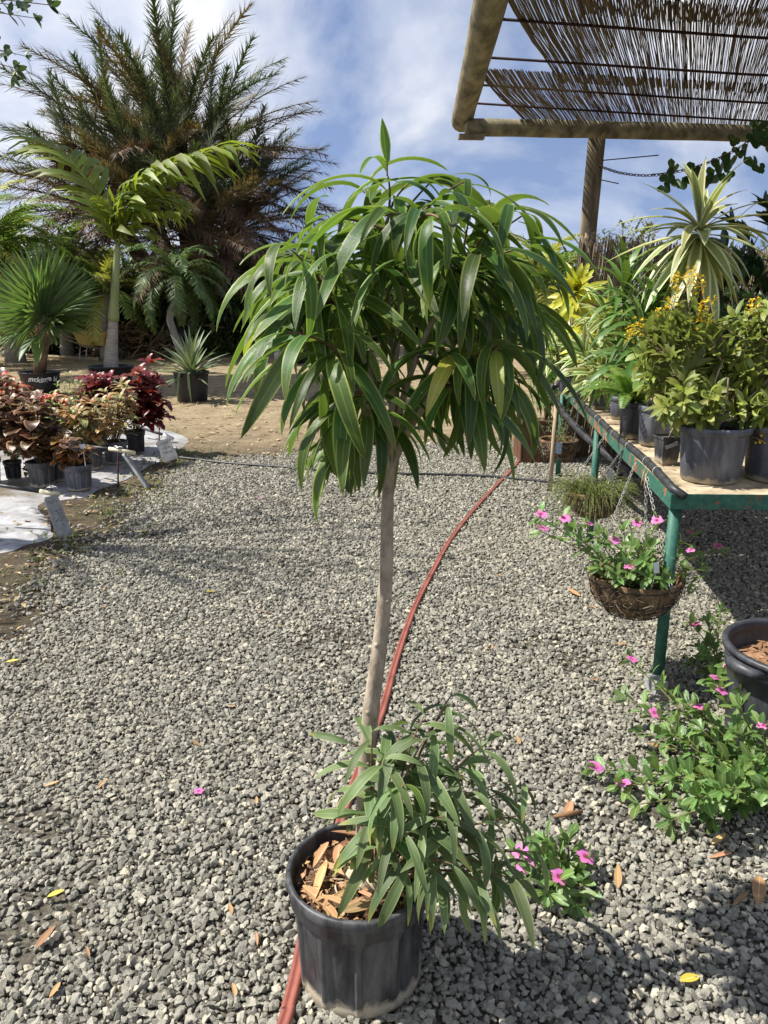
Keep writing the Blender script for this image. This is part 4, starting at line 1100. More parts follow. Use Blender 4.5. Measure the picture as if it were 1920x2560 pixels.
def reed_mat(pa, pb, w, seed, sag=0.05, dz=0.035, dens=0.0080):
    """pa->pb is the left edge along the reeds; the mat widens to the right along the bars"""
    rnd = random.Random(seed); mb = MB(); wd = bars[1][1].normalized(); n = int(w / dens)
    ln = (pb - pa).length
    for i in range(n):
        if rnd.random() < 0.045: continue
        o = wd * (i * dens + rnd.uniform(-.003, .003)); j0, j1 = rnd.gauss(0, 0.02), rnd.gauss(0, 0.03)
        fan = (pb - pa).normalized() * 1.0
        dr = fan
        a = pa + o + dr * j0; b = pa + o + dr * (ln + j1) + wd * rnd.gauss(0, 0.008)
        pts = []
        for k in range(8):
            f = k / 7; q = a.lerp(b, f) + wd * rnd.gauss(0, 0.0032); q.z += dz - sag * math.sin(f * math.pi * 2) * 0.3 - sag * 0.4 * math.sin(i / n * 9 + seed) * math.sin(f * math.pi) + rnd.uniform(0, 0.006)
            pts.append(q)
        r_ = rnd.uniform(0.0034, 0.0058)
        mb.tube(pts, [r_ * rnd.uniform(.75, 1.1) for _ in pts], 3, False)
        if i < 6: mb.tube([q + Vector((0, 0, -.006)) for q in pts], 0.006, 4, False)
    return mb
mA = G(1300, -30, PZ); mB_ = G(1400, 226, PZ); dA = (mB_ - mA).normalized()
for (pa, pb, w, sd, dz) in [(G(1192, 183, PZ), G(1318, 318, PZ - 0.02), 5.2, 1, 0.035), (G(1256, -2, PZ), G(1396, 222, PZ), 5.0, 2, 0.055), (G(1256, -2, PZ) + dA * 0.45 - dA * 2.1 + bars[0][1].normalized() * 0.5, G(1256, -2, PZ) + dA * 0.45 + bars[0][1].normalized() * 0.5, 4.6, 3, 0.075)]:
    part(reed_mat(pa, pb, w, sd, dz=dz), 'reed_roof_mat', M['reed_mat'], perg, kind='stuff')
for k in range(14):
    a, d = bars[rr.randrange(4)]; p = a + d * rr.uniform(0.12, 0.98); mb = MB(); w = d.normalized()
    mb.tube([p + Vector((0, 0, 0.02)) + w * .01, p + Vector((0, -0.018, 0)), p + Vector((0, 0, -0.016)) - w * .01, p + Vector((0, 0.018, 0.01))], 0.002, 4); part(mb, 'wire_tie', M['wire'], perg)
py = ptop.y
for (u0, v0, u1, v1, dy, r_) in [(1495, 402, 1646, 388, -0.5, 0.006), (1495, 448, 1546, 459, -0.3, 0.006)]:
    mb = MB(); mb.tube([P(u0, v0, py), P(u1, v1, py + dy)], r_, 6); part(mb, 'iron_rod', M['rust_bar'], perg)
# chain with vine
M['chain'] = surf('rusty_chain', (0.06, 0.03, 0.03), (0.14, 0.08, 0.07), 40, 0.7, 0.2, metal=0.4)
M['chain_grey'] = surf('galvanised_chain', (0.25, 0.24, 0.22), (0.45, 0.44, 0.42), 40, 0.5, 0.1, metal=0.5)
def chain_mb(pts, pitch, link_r, wire_r):
    mb = MB(); L = sum((pts[i + 1] - pts[i]).length for i in range(len(pts) - 1)); n = int(L / pitch)
    for k in range(n):
        p, d = along(pts, (k + .5) / n); o = d.orthogonal().normalized(); o2 = d.cross(o); s = o if k % 2 else o2
        ring = [p + d * (pitch * 0.72 * math.cos(w)) + s * (link_r * math.sin(w)) for w in [2 * math.pi * q / 8 for q in range(9)]]
        mb.tube(ring, wire_r, 4, False)
    return mb
ch = thing('hanging_chain', 'rusty chain slung between the pergola post and its roof beam', 'chain', P(1500, 418, py - 0.1))
cpts = smoothline([P(1500, 416, py - 0.09), P(1560, 434, py - 0.2), P(1640, 438, py - 0.35), P(1740, 418, py - 0.55), P(1830, 380, py - .75), P(1900, 335, py - 0.7), G(1935, 318, PZ - 0.2) + Vector((0, -0.1, 0))], 40)
part(chain_mb(cpts, 0.030, 0.013, 0.0045), 'chain_links', M['chain'], ch)
M['vine'] = leaf_mat('vine_leaf', (0.045, 0.10, 0.025), (0.10, 0.16, 0.05), rough=0.45, trans=0.42, var=0.3)
vine = thing('climbing_vine', 'green lobed vine leaves climbing along the rusty chain', 'vine', cpts[20])
rr = random.Random(121); mb = MB(); mb.tube([q + Vector((0, -0.02, 0.01)) for q in cpts[12:]], 0.005, 5); part(mb, 'stem', M['stem'], vine)
def vine_leaf(rnd):
    mb = MB(); n = 22; vs = [(0, 0, 0)]; 
    for k in range(n + 1):
        a = R(-160 + 320 * k / n); q = 0.5 * (1 + 0.22 * math.cos(a * 3) + rnd.uniform(-0.07, 0.07)) * (1 if abs(a) < 2.4 else 0.8)
        vs.append((math.sin(a) * q, 0.35 + math.cos(a) * q, 0.10 * math.cos(2 * a) - 0.25 * q * q))
    vs[0] = (0, 0.30, 0.03)
    mb.add(vs, [(0, k + 2, k + 1) for k in range(n)], [(0.5, 0.5)] + [(0.9, 0.5)] * (n + 1)); return mb.mesh('vine_leaf', M['vine'], False)
vls = [vine_leaf(rr) for _ in range(5)]
for (u, v, s_) in [(1662, 440, 0.15), (1690, 415, 0.14), (1700, 455, 0.17), (1725, 450, 0.16), (1655, 470, 0.13), (1740, 420, 0.15), (1765, 440, 0.18), (1800, 410, 0.18), (1790, 440, 0.17), (1815, 440, 0.15), (1830, 395, 0.18), (1850, 380, 0.14), (1868, 370, 0.16), (1890, 350, 0.17), (1878, 400, 0.17), (1895, 420, 0.12), (1910, 330, 0.16), (1900, 310, 0.15), (1930, 350, 0.18), (1840, 350, 0.13)]:
    q = P(u, v - 10, py - 0.35 - 0.4 * (u - 1640) / 280 - rr.uniform(0, 0.1))
    put('leaf', rr.choice(vls), vine, frame(q, Vector((rr.gauss(0, 0.6), rr.gauss(-0.3, 0.4), -1)), Vector((rr.gauss(0, .4), -1, 0.4)), s_))

# ================================================================== HANGING BASKETS
M['coir'] = surf('coconut_fibre', (0.055, 0.035, 0.02), (0.27, 0.18, 0.10), 26, 0.95, 1.0, 0.02, 0.1, 9)
M['black_wire'] = surf('black_wire', (0.02, 0.018, 0.016), (0.05, 0.04, 0.035), 30, 0.6, 0.1)
def basket(name, label, c, r, depth, hooks, seed, fuzz=260, group='coir hanging baskets along the bench'):
    rnd = random.Random(seed)
    t = thing(name, label, 'hanging basket', c - Vector((0, 0, depth)), group)
    mb = MB(); prof = [(0.012, -depth)] + [(r * math.sin(R(q)) ** 0.9, -depth * math.cos(R(q)) ** 1.0) for q in (15, 30, 45, 60, 75, 86)] + [(r * 1.03, 0.012), (r * 0.98, 0.020), (r * 0.93, 0.008), (r * 0.88, -0.04)]
    mb.lathe(prof, 40, c, fn=lambda R_, z, a: R_ * (1 + 0.035 * math.sin(9 * a + 1) * (1 if z < -0.01 else 0.3) + 0.03 * nz(a * 3, z * 20, 1.0, seed)))
    part(mb, 'coir_liner', M['coir'], t)
    mb = MB(); vs = [c + Vector((0, 0, -0.03))] + [c + Vector((math.cos(a) * r * .93, math.sin(a) * r * .93, -0.035 + rnd.uniform(0, .015))) for a in [k * 2 * math.pi / 24 for k in range(24)]]
    mb.add(vs, [(0, 1 + k, 1 + (k + 1) % 24) for k in range(24)]); part(mb, 'soil', M['soil'], t)
    mb = MB()
    for (f, z) in ((1.05, 0.0), (0.93, -depth * 0.45), (0.62, -depth * 0.85)):
        mb.tube([c + Vector((math.cos(a) * r * f, math.sin(a) * r * f, z)) for a in [k * 2 * math.pi / 36 for k in range(37)]], 0.0028, 5, False)
    for k in range(14):
        a = 2 * math.pi * k / 14; mb.tube([c + Vector((math.cos(a) * r * 1.045 * math.sin(R(q)) ** .9, math.sin(a) * r * 1.045 * math.sin(R(q)) ** .9, -depth * 1.03 * math.cos(R(q)))) for q in (12, 30, 50, 70, 90)], 0.002, 4, False)
    part(mb, 'wire_frame', M['black_wire'], t)
    mb = MB()
    for k in range(fuzz):
        a = rnd.uniform(0, 6.28); q = rnd.uniform(20, 92); p = c + Vector((math.cos(a) * r * 1.03 * math.sin(R(q)) ** .9, math.sin(a) * r * 1.03 * math.sin(R(q)) ** .9, -depth * math.cos(R(q))))
        o = Vector((math.cos(a), math.sin(a), -0.4)); tg = Vector((-math.sin(a), math.cos(a), 0)); L = rnd.uniform(0.02, 0.06)
        mb.tube(bez(p, p + o * L * .4 + tg * rnd.uniform(-.04, .04), p + o * L * rnd.uniform(0, .3) + tg * rnd.uniform(-.04, .04) + Vector((0, 0, -L * rnd.uniform(-.3, .9))), 6), 0.0008, 3, False)
    part(mb, 'loose_fibres', M['root'], t, kind='stuff')
    for (a, hk) in hooks:
        e = c + Vector((math.cos(R(a)) * r * 1.03, math.sin(R(a)) * r * 1.03, 0.005)); part(chain_mb([e, e.lerp(hk, .5), hk], 0.019, 0.0065, 0.0017), 'chain', M['chain_grey'], t)
    return t
def add_flower(t, q, d, s=1.0, rnd=random):
    put('flower', rnd.choice(PFL), t, frame(q, Vector((rnd.gauss(0, 1), rnd.gauss(0, 1), 0.0)), d, s))
M['eye'] = surf('flower_eye', (0.40, 0.02, 0.16), (0.5, 0.04, 0.2), 20, 0.6, 0)
PFL = [flower_mesh('pink_flower', M['pink_fl'], 0.021 + .002 * q, 5, M['eye']) for q in range(2)]
M['tag'] = M['white']
def plant_tag(t, base, top, w=0.022, h=0.045, mat='white'):
    mb = MB(); d = (top - base); mb.tube([base, top], 0.0025, 4); mb.box(top + Vector((0, 0, h * .4)), (w, 0.0016, h), Matrix.Rotation(R(-8), 3, 'Y')); part(mb, 'plant_tag', M[mat], t, False)
rr = random.Random(131)
bc = Vector((G(1588, 1446, 0.47).x, G(1588, 1446, 0.47).y, 0.47))
hkA, hkB = tb(0.42, -0.012, TH - 0.01), tb(0.66, -0.012, TH - 0.01)
bk = basket('hanging_basket', 'coir basket overflowing with pink periwinkle hanging by the front bench leg', bc, 0.185, 0.165, [(60, hkA), (300, hkA), (180, hkB)], 141)
lst = []
def peri_stem(t, a, b, n, lst, rnd, s0=0.048, s1=0.072, sag=0.03, flower=True, t0=0.12):
    s = bez(a, a.lerp(b, 0.5) + Vector((0, 0, sag)), b, 10)
    stem(t, s, 0.0032, 0.0018, 'stem', 5); lst += sprig(s, perset, n, s0, s1, rnd, t0, True, 58, 5)
    if flower: add_flower(t, b + Vector((0, -0.008, 0.018)), Vector((rnd.gauss(0, .25), -0.55, 0.8)), rnd.uniform(0.9, 1.15), rnd)
for (u, v, Y, fl_) in [(1352, 1295, 2.98, 1), (1410, 1305, 3.06, 1), (1470, 1318, 3.08, 1), (1355, 1330, 2.9, 1), (1535, 1360, 2.95, 1), (1572, 1425, 2.86, 1), (1640, 1310, 3.15, 1), (1590, 1316, 3.2, 1), (1725, 1338, 3.2, 1), (1724, 1384, 3.1, 1), (1792, 1374, 3.25, 1), (1440, 1340, 2.95, 0), (1500, 1340, 3.0, 0), (1560, 1330, 3.1, 0), (1620, 1370, 3.0, 0), (1660, 1400, 3.0, 0), (1700, 1420, 3.05, 0), (1500, 1420, 2.88, 0), (1620, 1440, 2.86, 0), (1540, 1440, 2.86, 0), (1680, 1360, 3.1, 0), (1750, 1420, 3.1, 0), (1720, 1460, 3.05, 0), (1610, 1400, 2.92, 0), (1650, 1450, 2.9, 0), (1585, 1370, 3.0, 0)]:
    b = P(u, v, Y); a = bc + Vector((rr.gauss(0, .05), rr.gauss(0, .05), -0.03))
    peri_stem(bk, a, b, 6 if (b - a).length > .2 else 4, lst, rr, flower=fl_)
emit(bk, lst)
plant_tag(bk, bc + Vector((0.03, -0.10, -0.03)), P(1640, 1430, 2.9)); 
bc2 = Vector((G(1485, 1232, 0.50).x, G(1485, 1232, 0.50).y, 0.50))
e2 = edge_t(1562)
bk2 = basket('hanging_basket', 'coir basket of fine grassy foliage hanging behind the periwinkle basket', bc2, 0.165, 0.15, [(70, tb(e2, -0.012, TH - 0.01)), (290, tb(e2, -0.012, TH - 0.01)), (180, tb(e2 + 0.5, -0.012, TH - 0.01))], 142)
M['grassy'] = leaf_mat('grassy_strand', (0.20, 0.235, 0.06), rough=0.5, trans=0.3, var=0.4)
mb = MB()
for k in range(520):
    a = rr.uniform(0, 6.28); q = rr.uniform(0, .14); p = bc2 + Vector((math.cos(a) * q, math.sin(a) * q, -0.02)); a2 = a + rr.gauss(0, .6); L = rr.uniform(0.12, 0.34)
    o = Vector((math.cos(a2), math.sin(a2), 0)); e = p + o * L * rr.uniform(.5, 1) + Vector((0, 0, rr.uniform(-.14, .10)))
    mb.tube(bez(p, p + o * L * .35 + Vector((0, 0, rr.uniform(.05, .2))), e, 6), [0.0018, 0.0018, 0.0017, 0.0015, 0.0012, 0.0006], 3, False)
part(mb, 'foliage', M['grassy'], bk2, kind='stuff')
plant_tag(bk2, P(1512, 1250, bc2.y - .02), P(1524, 1195, bc2.y - .02), 0.036, 0.06)
bc3 = Vector((G(1398, 1102, 0.42).x, G(1398, 1102, 0.42).y, 0.42))
e3 = edge_t(1440)
bk3 = basket('hanging_basket', 'coir basket with sparse grey green plant and picture tag near the far bench end', bc3, 0.17, 0.15, [(60, tb(e3, -0.012, TH - 0.01)), (300, tb(e3 - 0.3, -0.012, TH - 0.01))], 143)
M['greygreen'] = leaf_mat('grey_green_leaf', (0.19, 0.235, 0.12), rough=0.6, trans=0.25, var=0.3)
ggset = leaf_set('grey_green_leaf', M['greygreen'], 4, 44, (0.9, 1.1), (0.35, 0.5), 'oval', 3, (0, 20), (-30, 0), (0.1, 0.3))
lst = []
for k in range(22):
    q = bc3 + Vector((rr.uniform(-.2, .2), rr.uniform(-.15, .15), rr.uniform(0.03, 0.3))); s = bez(bc3 + Vector((rr.gauss(0, .05), rr.gauss(0, .05), -.03)), bc3.lerp(q, .5) + Vector((0, 0, .03)), q, 6); stem(bk3, s, 0.0018, 0.001, 'stem', 4); lst += sprig(s, ggset, 5, 0.02, 0.035, rr)
emit(bk3, lst)
M['pic'] = surf('picture_tag', (0.15, 0.3, 0.5), (0.72, 0.76, 0.78), 60, 0.4, 0)
mb = MB(); mb.box(bc3 + Vector((-0.045, -0.178, -0.03)), (0.058, 0.003, 0.10), Matrix.Rotation(R(5), 3, 'Y')); part(mb, 'picture_tag', M['pic'], bk3, False)
# wooden stake and box near that basket
M['wood'] = surf('grey_wood', (0.22, 0.16, 0.10), (0.48, 0.38, 0.26), 14, 0.85, 0.5, 0.004, 0.15, 7, (1, 1, 0.15))
mb = MB(); a = G(1374, 1232); mb.tube([a, P(1391, 1010, a.y)], 0.019, 6); tag(part(mb, 'wooden_stake', M['wood'], None), 'pale wooden stake standing in the gravel by the far bench leg', 'stake')
t = thing('planter_box', 'brown wooden planter box holding bright feathery green foliage', 'planter', G(1362, 1165))
bq = G(1368, 1160); M['brown_wood'] = surf('brown_wood', (0.07, 0.035, 0.02), (0.19, 0.10, 0.06), 16, 0.85, 0.5, 0.004, 0.15, 7, (1, 1, 0.15))
for k in range(5):
    mb = MB(); mb.box(bq + Vector((-0.20 + k * 0.095, 0, 0.22)), (0.088, 0.03, 0.44)); part(mb, 'plank', M['brown_wood'], t, False)
for sx in (-0.25, 0.25):
    mb = MB(); mb.box(bq + Vector((sx - .01, 0.22, 0.22)), (0.03, 0.46, 0.44)); part(mb, 'side_board', M['brown_wood'], t, False)
mb = MB(); mb.box(bq + Vector((0, 0.22, 0.38)), (0.46, 0.40, 0.06)); part(mb, 'soil', M['soil'], t)
def feathery(t, cs, n, r, mat, rnd, seg=0.06, w=0.0035):
    mb = MB()
    for k in range(n):
        c = cs[k % len(cs)]; d = Vector((rnd.gauss(0, 1), rnd.gauss(0, 1), rnd.gauss(0, 1))).normalized(); p = c + Vector((d.x * r, d.y * r, d.z * r * 1.2)) * rnd.random() ** 0.5
        mb.merge(leaf_raw(seg * rnd.uniform(.6, 1.3), w * 3, 'lance', 2, 0, -30, 0.1, rnd=rnd), frame(p, d + Vector((0, 0, .2))))
    part(mb, 'foliage', M[mat], t, kind='stuff')
cs = [P(1385 + rr.gauss(0, 26), 890 + rr.uniform(-70, 100), bq.y + rr.uniform(-.05, .4)) for _ in range(34)]
feathery(t, cs, 9000, 0.14, 'asp', rr, 0.05, 0.003)
mb = MB()
for c in cs: mb.tube(bez(bq + Vector((0, .2, .38)), (bq + c) / 2 + Vector((0, .1, .4)), c, 5), 0.003, 4)
part(mb, 'stems', M['stem'], t)

# ================================================================== BIG POT AND PERIWINKLES ON THE RIGHT
pc = G(1965, 1858); pc.z = 0.012
t = thing('nursery_pot', 'large empty black nursery pot filled with bark chips beside the pink periwinkles', 'pot', pc)
mb = MB(); rt, rb, h = 0.245, 0.215, 0.385
mb.lathe([(0.1, 0.001), (rb - .01, 0), (rb, .01), (lerp(rb, rt, .6), h * .6), (rt - .004, h * .80), (rt + .004, h * .805), (rt + .004, h * .84), (rt, h * .845), (rt, h * .87), (rt + .006, h * .875), (rt + .006, h * .91), (rt + .002, h * .915), (rt + .002, h * .935), (rt + .016, h * .945), (rt + .018, h * .985), (rt + .012, h), (rt - .002, h), (rt - .006, h - .01), (rt - .010, h * .9), (rt - .006, h * .89), (rt - .010, h * .86), (rt - .02, h * .6)], 64)
M['pot_new'] = pot_mat('new_pot_plastic', (0.03, 0.032, 0.037), (0.10, 0.105, 0.115), mudh=0.01, amount=0.6)
pm = mb.mesh('pot_body', M['pot_new']); pbody = put('pot_body', pm, t, Matrix.Translation(pc))
for a in (200, 20):
    d = Vector((math.cos(R(a)), math.sin(R(a)), 0)); tg = Vector((-d.y, d.x, 0)); mb = MB(); q = pc + d * (rt + .008) + Vector((0, 0, h * .9))
    mb.tube([q - tg * .075 + d * -0.015, q - tg * .05 + d * .018, q + d * .026, q + tg * .05 + d * .018, q + tg * .075 - d * .015], [0.012, 0.02, 0.022, 0.02, 0.012], 8); part(mb, 'handle', M['pot_new'], pbody)
mbed = put('mulch_bed', soil_mesh('mulch_bed', M['mulch'], 0.226, 24, 0.02, 5), t, Matrix.Translation(pc + Vector((0, 0, h - .09))))
rr = random.Random(151)
chip = []
for k in range(5):
    mb = MB(); bm = bmesh.new()
    for i in range(10): bm.verts.new((rr.uniform(-.5, .5), rr.uniform(-.16, .16), rr.uniform(-.07, .07)))
    bmesh.ops.convex_hull(bm, input=bm.verts); me = bpy.data.meshes.new('bark_chip'); bm.to_mesh(me); bm.free(); me.materials.append(M['mulch']); chip.append(me)
for k in range(70):
    a = rr.uniform(0, 6.28); q = 0.205 * math.sqrt(rr.random())
    put('bark_chip', rr.choice(chip), mbed, Matrix.Translation(pc + Vector((math.cos(a) * q, math.sin(a) * q, h - .082 + rr.uniform(0, .025)))) @ Matrix.Rotation(rr.uniform(0, 6.28), 4, 'Z') @ Matrix.Rotation(rr.gauss(0, .35), 4, 'Y') @ Matrix.Scale(rr.uniform(.04, .085), 4))
def periwinkle(label, root, tips, seed, s0=0.046, s1=0.074, group='periwinkles growing from the gravel'):
    rnd = random.Random(seed); t = thing('periwinkle_plant', label, 'flowering plant', root, group); lst = []
    for (q, fl_) in tips:
        a = root + Vector((rnd.gauss(0, .03), rnd.gauss(0, .03), 0)); L = (q - a).length
        s = bez(a, a.lerp(q, .5) + Vector((0, 0, 0.12 * L)), q, 12); stem(t, s, 0.0042, 0.002, 'stem', 5)
        lst += sprig(s, perset, max(5, int(L / 0.034)), s0, s1, rnd, 0.1, True, 58, 6)
        if fl_: add_flower(t, q + Vector((0, -.006, .016)), Vector((rnd.gauss(0, .25), -0.5, 0.85)), rnd.uniform(.95, 1.2), rnd)
    emit(t, lst); return t
g = lambda u, v, z: G(u, v, z)
root = g(1905, 2000, 0.0)
periwinkle('sprawling pink periwinkle spreading over the gravel in front of the large bark chip pot', root,
    [(g(1488, 1925, .06), 1), (g(1556, 1965, .05), 1), (g(1577, 1655, .20), 1), (g(1800, 1735, .30), 1), (g(1745, 1775, .24), 1), (g(1634, 1790, .14), 1), (g(1905, 1822, .3), 1), (g(1570, 1750, .14), 0), (g(1660, 1720, .22), 0), (g(1690, 1840, .16), 0), (g(1760, 1830, .2), 0), (g(1840, 1830, .25), 0), (g(1700, 1930, .08), 0), (g(1600, 2010, .05), 0), (g(1680, 2050, .05), 0), (g(1780, 2040, .05), 0), (g(1820, 1960, .12), 0), (g(1880, 1900, .2), 0), (g(1950, 1950, .1), 0), (g(1850, 1770, .33), 0), (g(1930, 1880, .2), 0), (g(1720, 1760, .25), 0), (g(1610, 1830, .10), 0), (g(1650, 1900, .06), 0)] + [(g(rr.uniform(1640, 1930), rr.uniform(1780, 2020), rr.uniform(.06, .22)), 0) for _ in range(16)], 161)
root2 = g(1790, 1700, 0.0)
periwinkle('pink periwinkle squeezed between the large bark chip pot and the bench leg', root2, [(g(1735, 1568, .18), 1), (g(1822, 1672, .26), 1), (g(1785, 1702, .22), 1), (g(1770, 1560, .2), 0), (g(1800, 1530, .18), 0), (g(1750, 1620, .12), 0), (g(1760, 1640, .16), 0), (g(1860, 1720, .25), 0), (g(1730, 1660, .08), 0)], 162)
root3 = g(1400, 2190, 0.0)
periwinkle('small pink periwinkle seedling beside the ribbed black pot', root3, [(g(1462, 2150, .07), 1), (g(1395, 2200, .08), 1), (g(1300, 2140, .12), 1), (g(1310, 2170, .10), 1), (g(1370, 2105, .10), 0), (g(1420, 2110, .08), 0), (g(1460, 2230, .03), 0), (g(1440, 2260, .03), 0), (g(1370, 2230, .06), 0)], 163)

# ================================================================== FALLEN LEAVES AND BITS ON THE GRAVEL
flset = leaf_set('fallen_leaf', M['dry'], 4, 46, (1, 1), (0.2, 0.4), 'lance', 6, (-5, 5), (-15, 10), (0.2, 0.5))
ylset = leaf_set('fallen_yellow_leaf', M['yellow_leaf'], 2, 47, (1, 1), (0.42, 0.5), 'oval', 6, (-5, 5), (-15, 10), (0.1, 0.25))
rr = random.Random(171)
def litter(u, v, s_, fam, label, group=None, a=None, nm='fallen_leaf', cat='leaf', z=0.026):
    q = G(u, v, z)
    o = put(nm, rr.choice(fam), None, Matrix.Translation(q) @ Matrix.Rotation(rr.uniform(0, 6.28) if a is None else R(a), 4, 'Z') @ Matrix.Rotation(R(rr.uniform(-6, 10)), 4, 'X') @ Matrix.Scale(s_, 4))
    return tag(o, label, cat, group)
litter(118, 2242, 0.045, ylset, 'bright yellow oval leaf lying alone on the gravel', a=-60)
litter(15, 1655, 0.055, ylset, 'yellow leaf at the path edge where gravel meets soil', a=-80)
litter(345, 1328, 0.07, ylset, 'yellow leaf on the soil beside the grey slab signs', a=-85)
litter(515, 1478, 0.05, ylset, 'pale yellow leaf fallen on the gravel left of the tree trunk', a=-90)
litter(1700, 2452, 0.06, ylset, 'orange yellow leaf lying in the dappled shade of the tree', a=-70)
litter(645, 1528, 0.075, flset, 'brown olive leaf on gravel left of the tree trunk', a=-88)
for (u, v, s_) in [(245, 1972, .06), (590, 1766, .05), (110, 1965, .05), (1450, 1490, .11), (1475, 1700, .05), (1690, 1880, .11), (1410, 2045, .10), (1900, 2190, .13), (1870, 2230, .08), (1545, 2220, .08), (1830, 2130, .08), (1780, 2110, .07), (90, 2370, .07), (215, 2365, .04), (1230, 1610, .05), (1540, 1610, .06), (250, 1515, .04), (260, 1470, .05), (580, 2285, .04), (640, 2330, .04), (150, 2455, .05), (590, 2490, .04), (640, 2010, .04), (480, 1850, .05), (1300, 1860, .06), (1240, 1440, .04), (700, 1560, .04), (1490, 1520, .05)]:
    lab = ('dry brown leaf on the gravel near the pink periwinkles' if u > 1350 and v > 1850 else 'dry brown leaf on the gravel below the hanging baskets' if u > 1200 else 'dry brown leaf on the gravel along the soil edge' if u < 330 and v < 1600 else 'dry brown leaf on the open gravel away from the plants')
    litter(u, v, s_, flset, lab, 'dry leaves on the gravel')
mb = MB(); mb.tube([Vector((0, -.5, 0)), Vector((.02, 0, .02)), Vector((0, .5, .01))], [.05, .09, .06], 7); me = mb.mesh('bark_piece', M['mulch'])
for (u, v, a, s_) in [(1420, 2035, -75, 0.10), (1780, 1925, -60, 0.22)]:
    o = put('bark_piece', me, None, Matrix.Translation(G(u, v, .03)) @ Matrix.Rotation(R(a), 4, 'Z') @ Matrix.Scale(s_, 4)); tag(o, 'dark strip of bark lying on the gravel near the periwinkles', 'bark', 'bark strips on the gravel')
for (u, v) in [(497, 1978), (652, 1245)]:
    tag(put('fallen_flower', PFL[0], None, Matrix.Translation(G(u, v, .028)) @ Matrix.Scale(.8, 4)), 'fallen pink flower lying on the gravel path', 'flower', 'fallen flowers on the gravel')

# ================================================================== LEFT SIDE: GROUND CLOTH AND COPPERLEAF POTS
rr = random.Random(201)
def cloth_mat():
    m, n, l, b = nt('ground_cloth')
    f = noise(n, l, 5, 6, 0.65); f2 = noise(n, l, 1.3, 5, 0.6)
    c = ramp(n, l, f, [(0.32, (0.22, 0.215, 0.21)), (0.62, (0.48, 0.48, 0.49))])
    c = nmix(n, l, ramp(n, l, f2, [(0.54, (0, 0, 0)), (0.68, (1, 1, 1))]), c, (0.17, 0.14, 0.105))
    l.new(c, b.inputs['Base Color']); b.inputs['Roughness'].default_value = 0.42
    bump(n, l, b, nmath(n, l, 'ADD', f2, f), 0.35, 0.03)
    return m
edge = [G(-260, 1420), G(0, 1382), G(70, 1360), G(135, 1340), G(120, 1300), G(95, 1262), G(150, 1250), G(215, 1240), G(255, 1222), G(330, 1190), G(380, 1160), G(440, 1130), G(470, 1100), G(430, 1080)]
edge += [Vector((-3.6, 10.6, 0)), Vector((-5.5, 10.2, 0)), Vector((-7.0, 9.0, 0)), Vector((-7.0, 5.5, 0))]
mb = MB(); cen = Vector((-4.4, 7.4, 0.012)); ring = smoothline(edge + [edge[0]], 140)[:-1]; vs = [cen]; nr = 16
for k in range(1, nr + 1):
    for q in ring:
        f = k / nr; w = cen.lerp(q, f); z = 0.010 + 0.006 * nz(w.x, w.y, 2.4) + 0.003 * nz(w.x, w.y, 7) if k < nr else -0.004
        vs.append(Vector((w.x + (0.03 * nz(w.x, w.y, 5, 3) if k == nr else 0), w.y, z)))
n_ = len(ring); fs = [(0, 1 + k, 1 + (k + 1) % n_) for k in range(n_)]
for i in range(nr - 1):
    for k in range(n_):
        a = 1 + i * n_ + k; b = 1 + i * n_ + (k + 1) % n_; fs.append((a, a + n_, b + n_, b))
mb.add(vs, fs); tag(part(mb, 'ground_cloth', cloth_mat(), None), 'grey plastic ground cloth spread under the potted copperleaf plants', 'ground cloth')

def copper_set(nm, seed, base, margin=None, spots=None, rib=None, shape='heart', wr=(0.75, 0.95), var=0.35, hue=0.025, tr=0.25, tcol=(1.3, 1.0, .7), a1=(-85, -35)):
    M[nm] = leaf_mat(nm, base, rib, margin, rough=0.33, trans=tr, var=var, hue=hue, spots=spots, tcol=tcol)
    return leaf_set(nm, M[nm], 6, seed, (0.9, 1.1), wr, shape, 6, (0, 20), a1, (0.1, 0.35), 0.25, 0.05, (-12, 12))
S_bronze = copper_set('bronze_leaf', 301, (0.13, 0.07, 0.035), (0.42, 0.27, 0.16), wr=(0.9, 1.1), shape='oval')
S_orange = copper_set('orange_leaf', 302, (0.33, 0.14, 0.03), (0.5, 0.3, 0.1), spots=((0.16, 0.13, 0.03), 14, 0.5))
S_maroon = copper_set('maroon_leaf', 303, (0.14, 0.022, 0.02), (0.30, 0.06, 0.04), spots=((0.28, 0.06, 0.045), 12, 0.55), tcol=(1.6, .6, .5))
S_red = copper_set('red_leaf', 304, (0.42, 0.045, 0.025), None, spots=((0.5, 0.18, 0.06), 12, 0.55), tcol=(1.6, .7, .5))
S_vari = copper_set('variegated_leaf', 305, (0.18, 0.21, 0.07), (0.55, 0.5, 0.28), spots=((0.5, 0.44, 0.2), 16, 0.48), shape='lance', wr=(0.42, 0.55))
S_pink = copper_set('pink_orange_leaf', 306, (0.50, 0.20, 0.09), (0.6, 0.45, 0.25), spots=((0.4, 0.35, 0.15), 16, 0.5), shape='lance', wr=(0.4, 0.5))
S_green = copper_set('fresh_green_leaf', 307, (0.17, 0.24, 0.06), None, spots=((0.40, 0.42, 0.16), 18, 0.52), shape='oval', wr=(0.36, 0.46), tcol=(1.5, 1.6, .7))
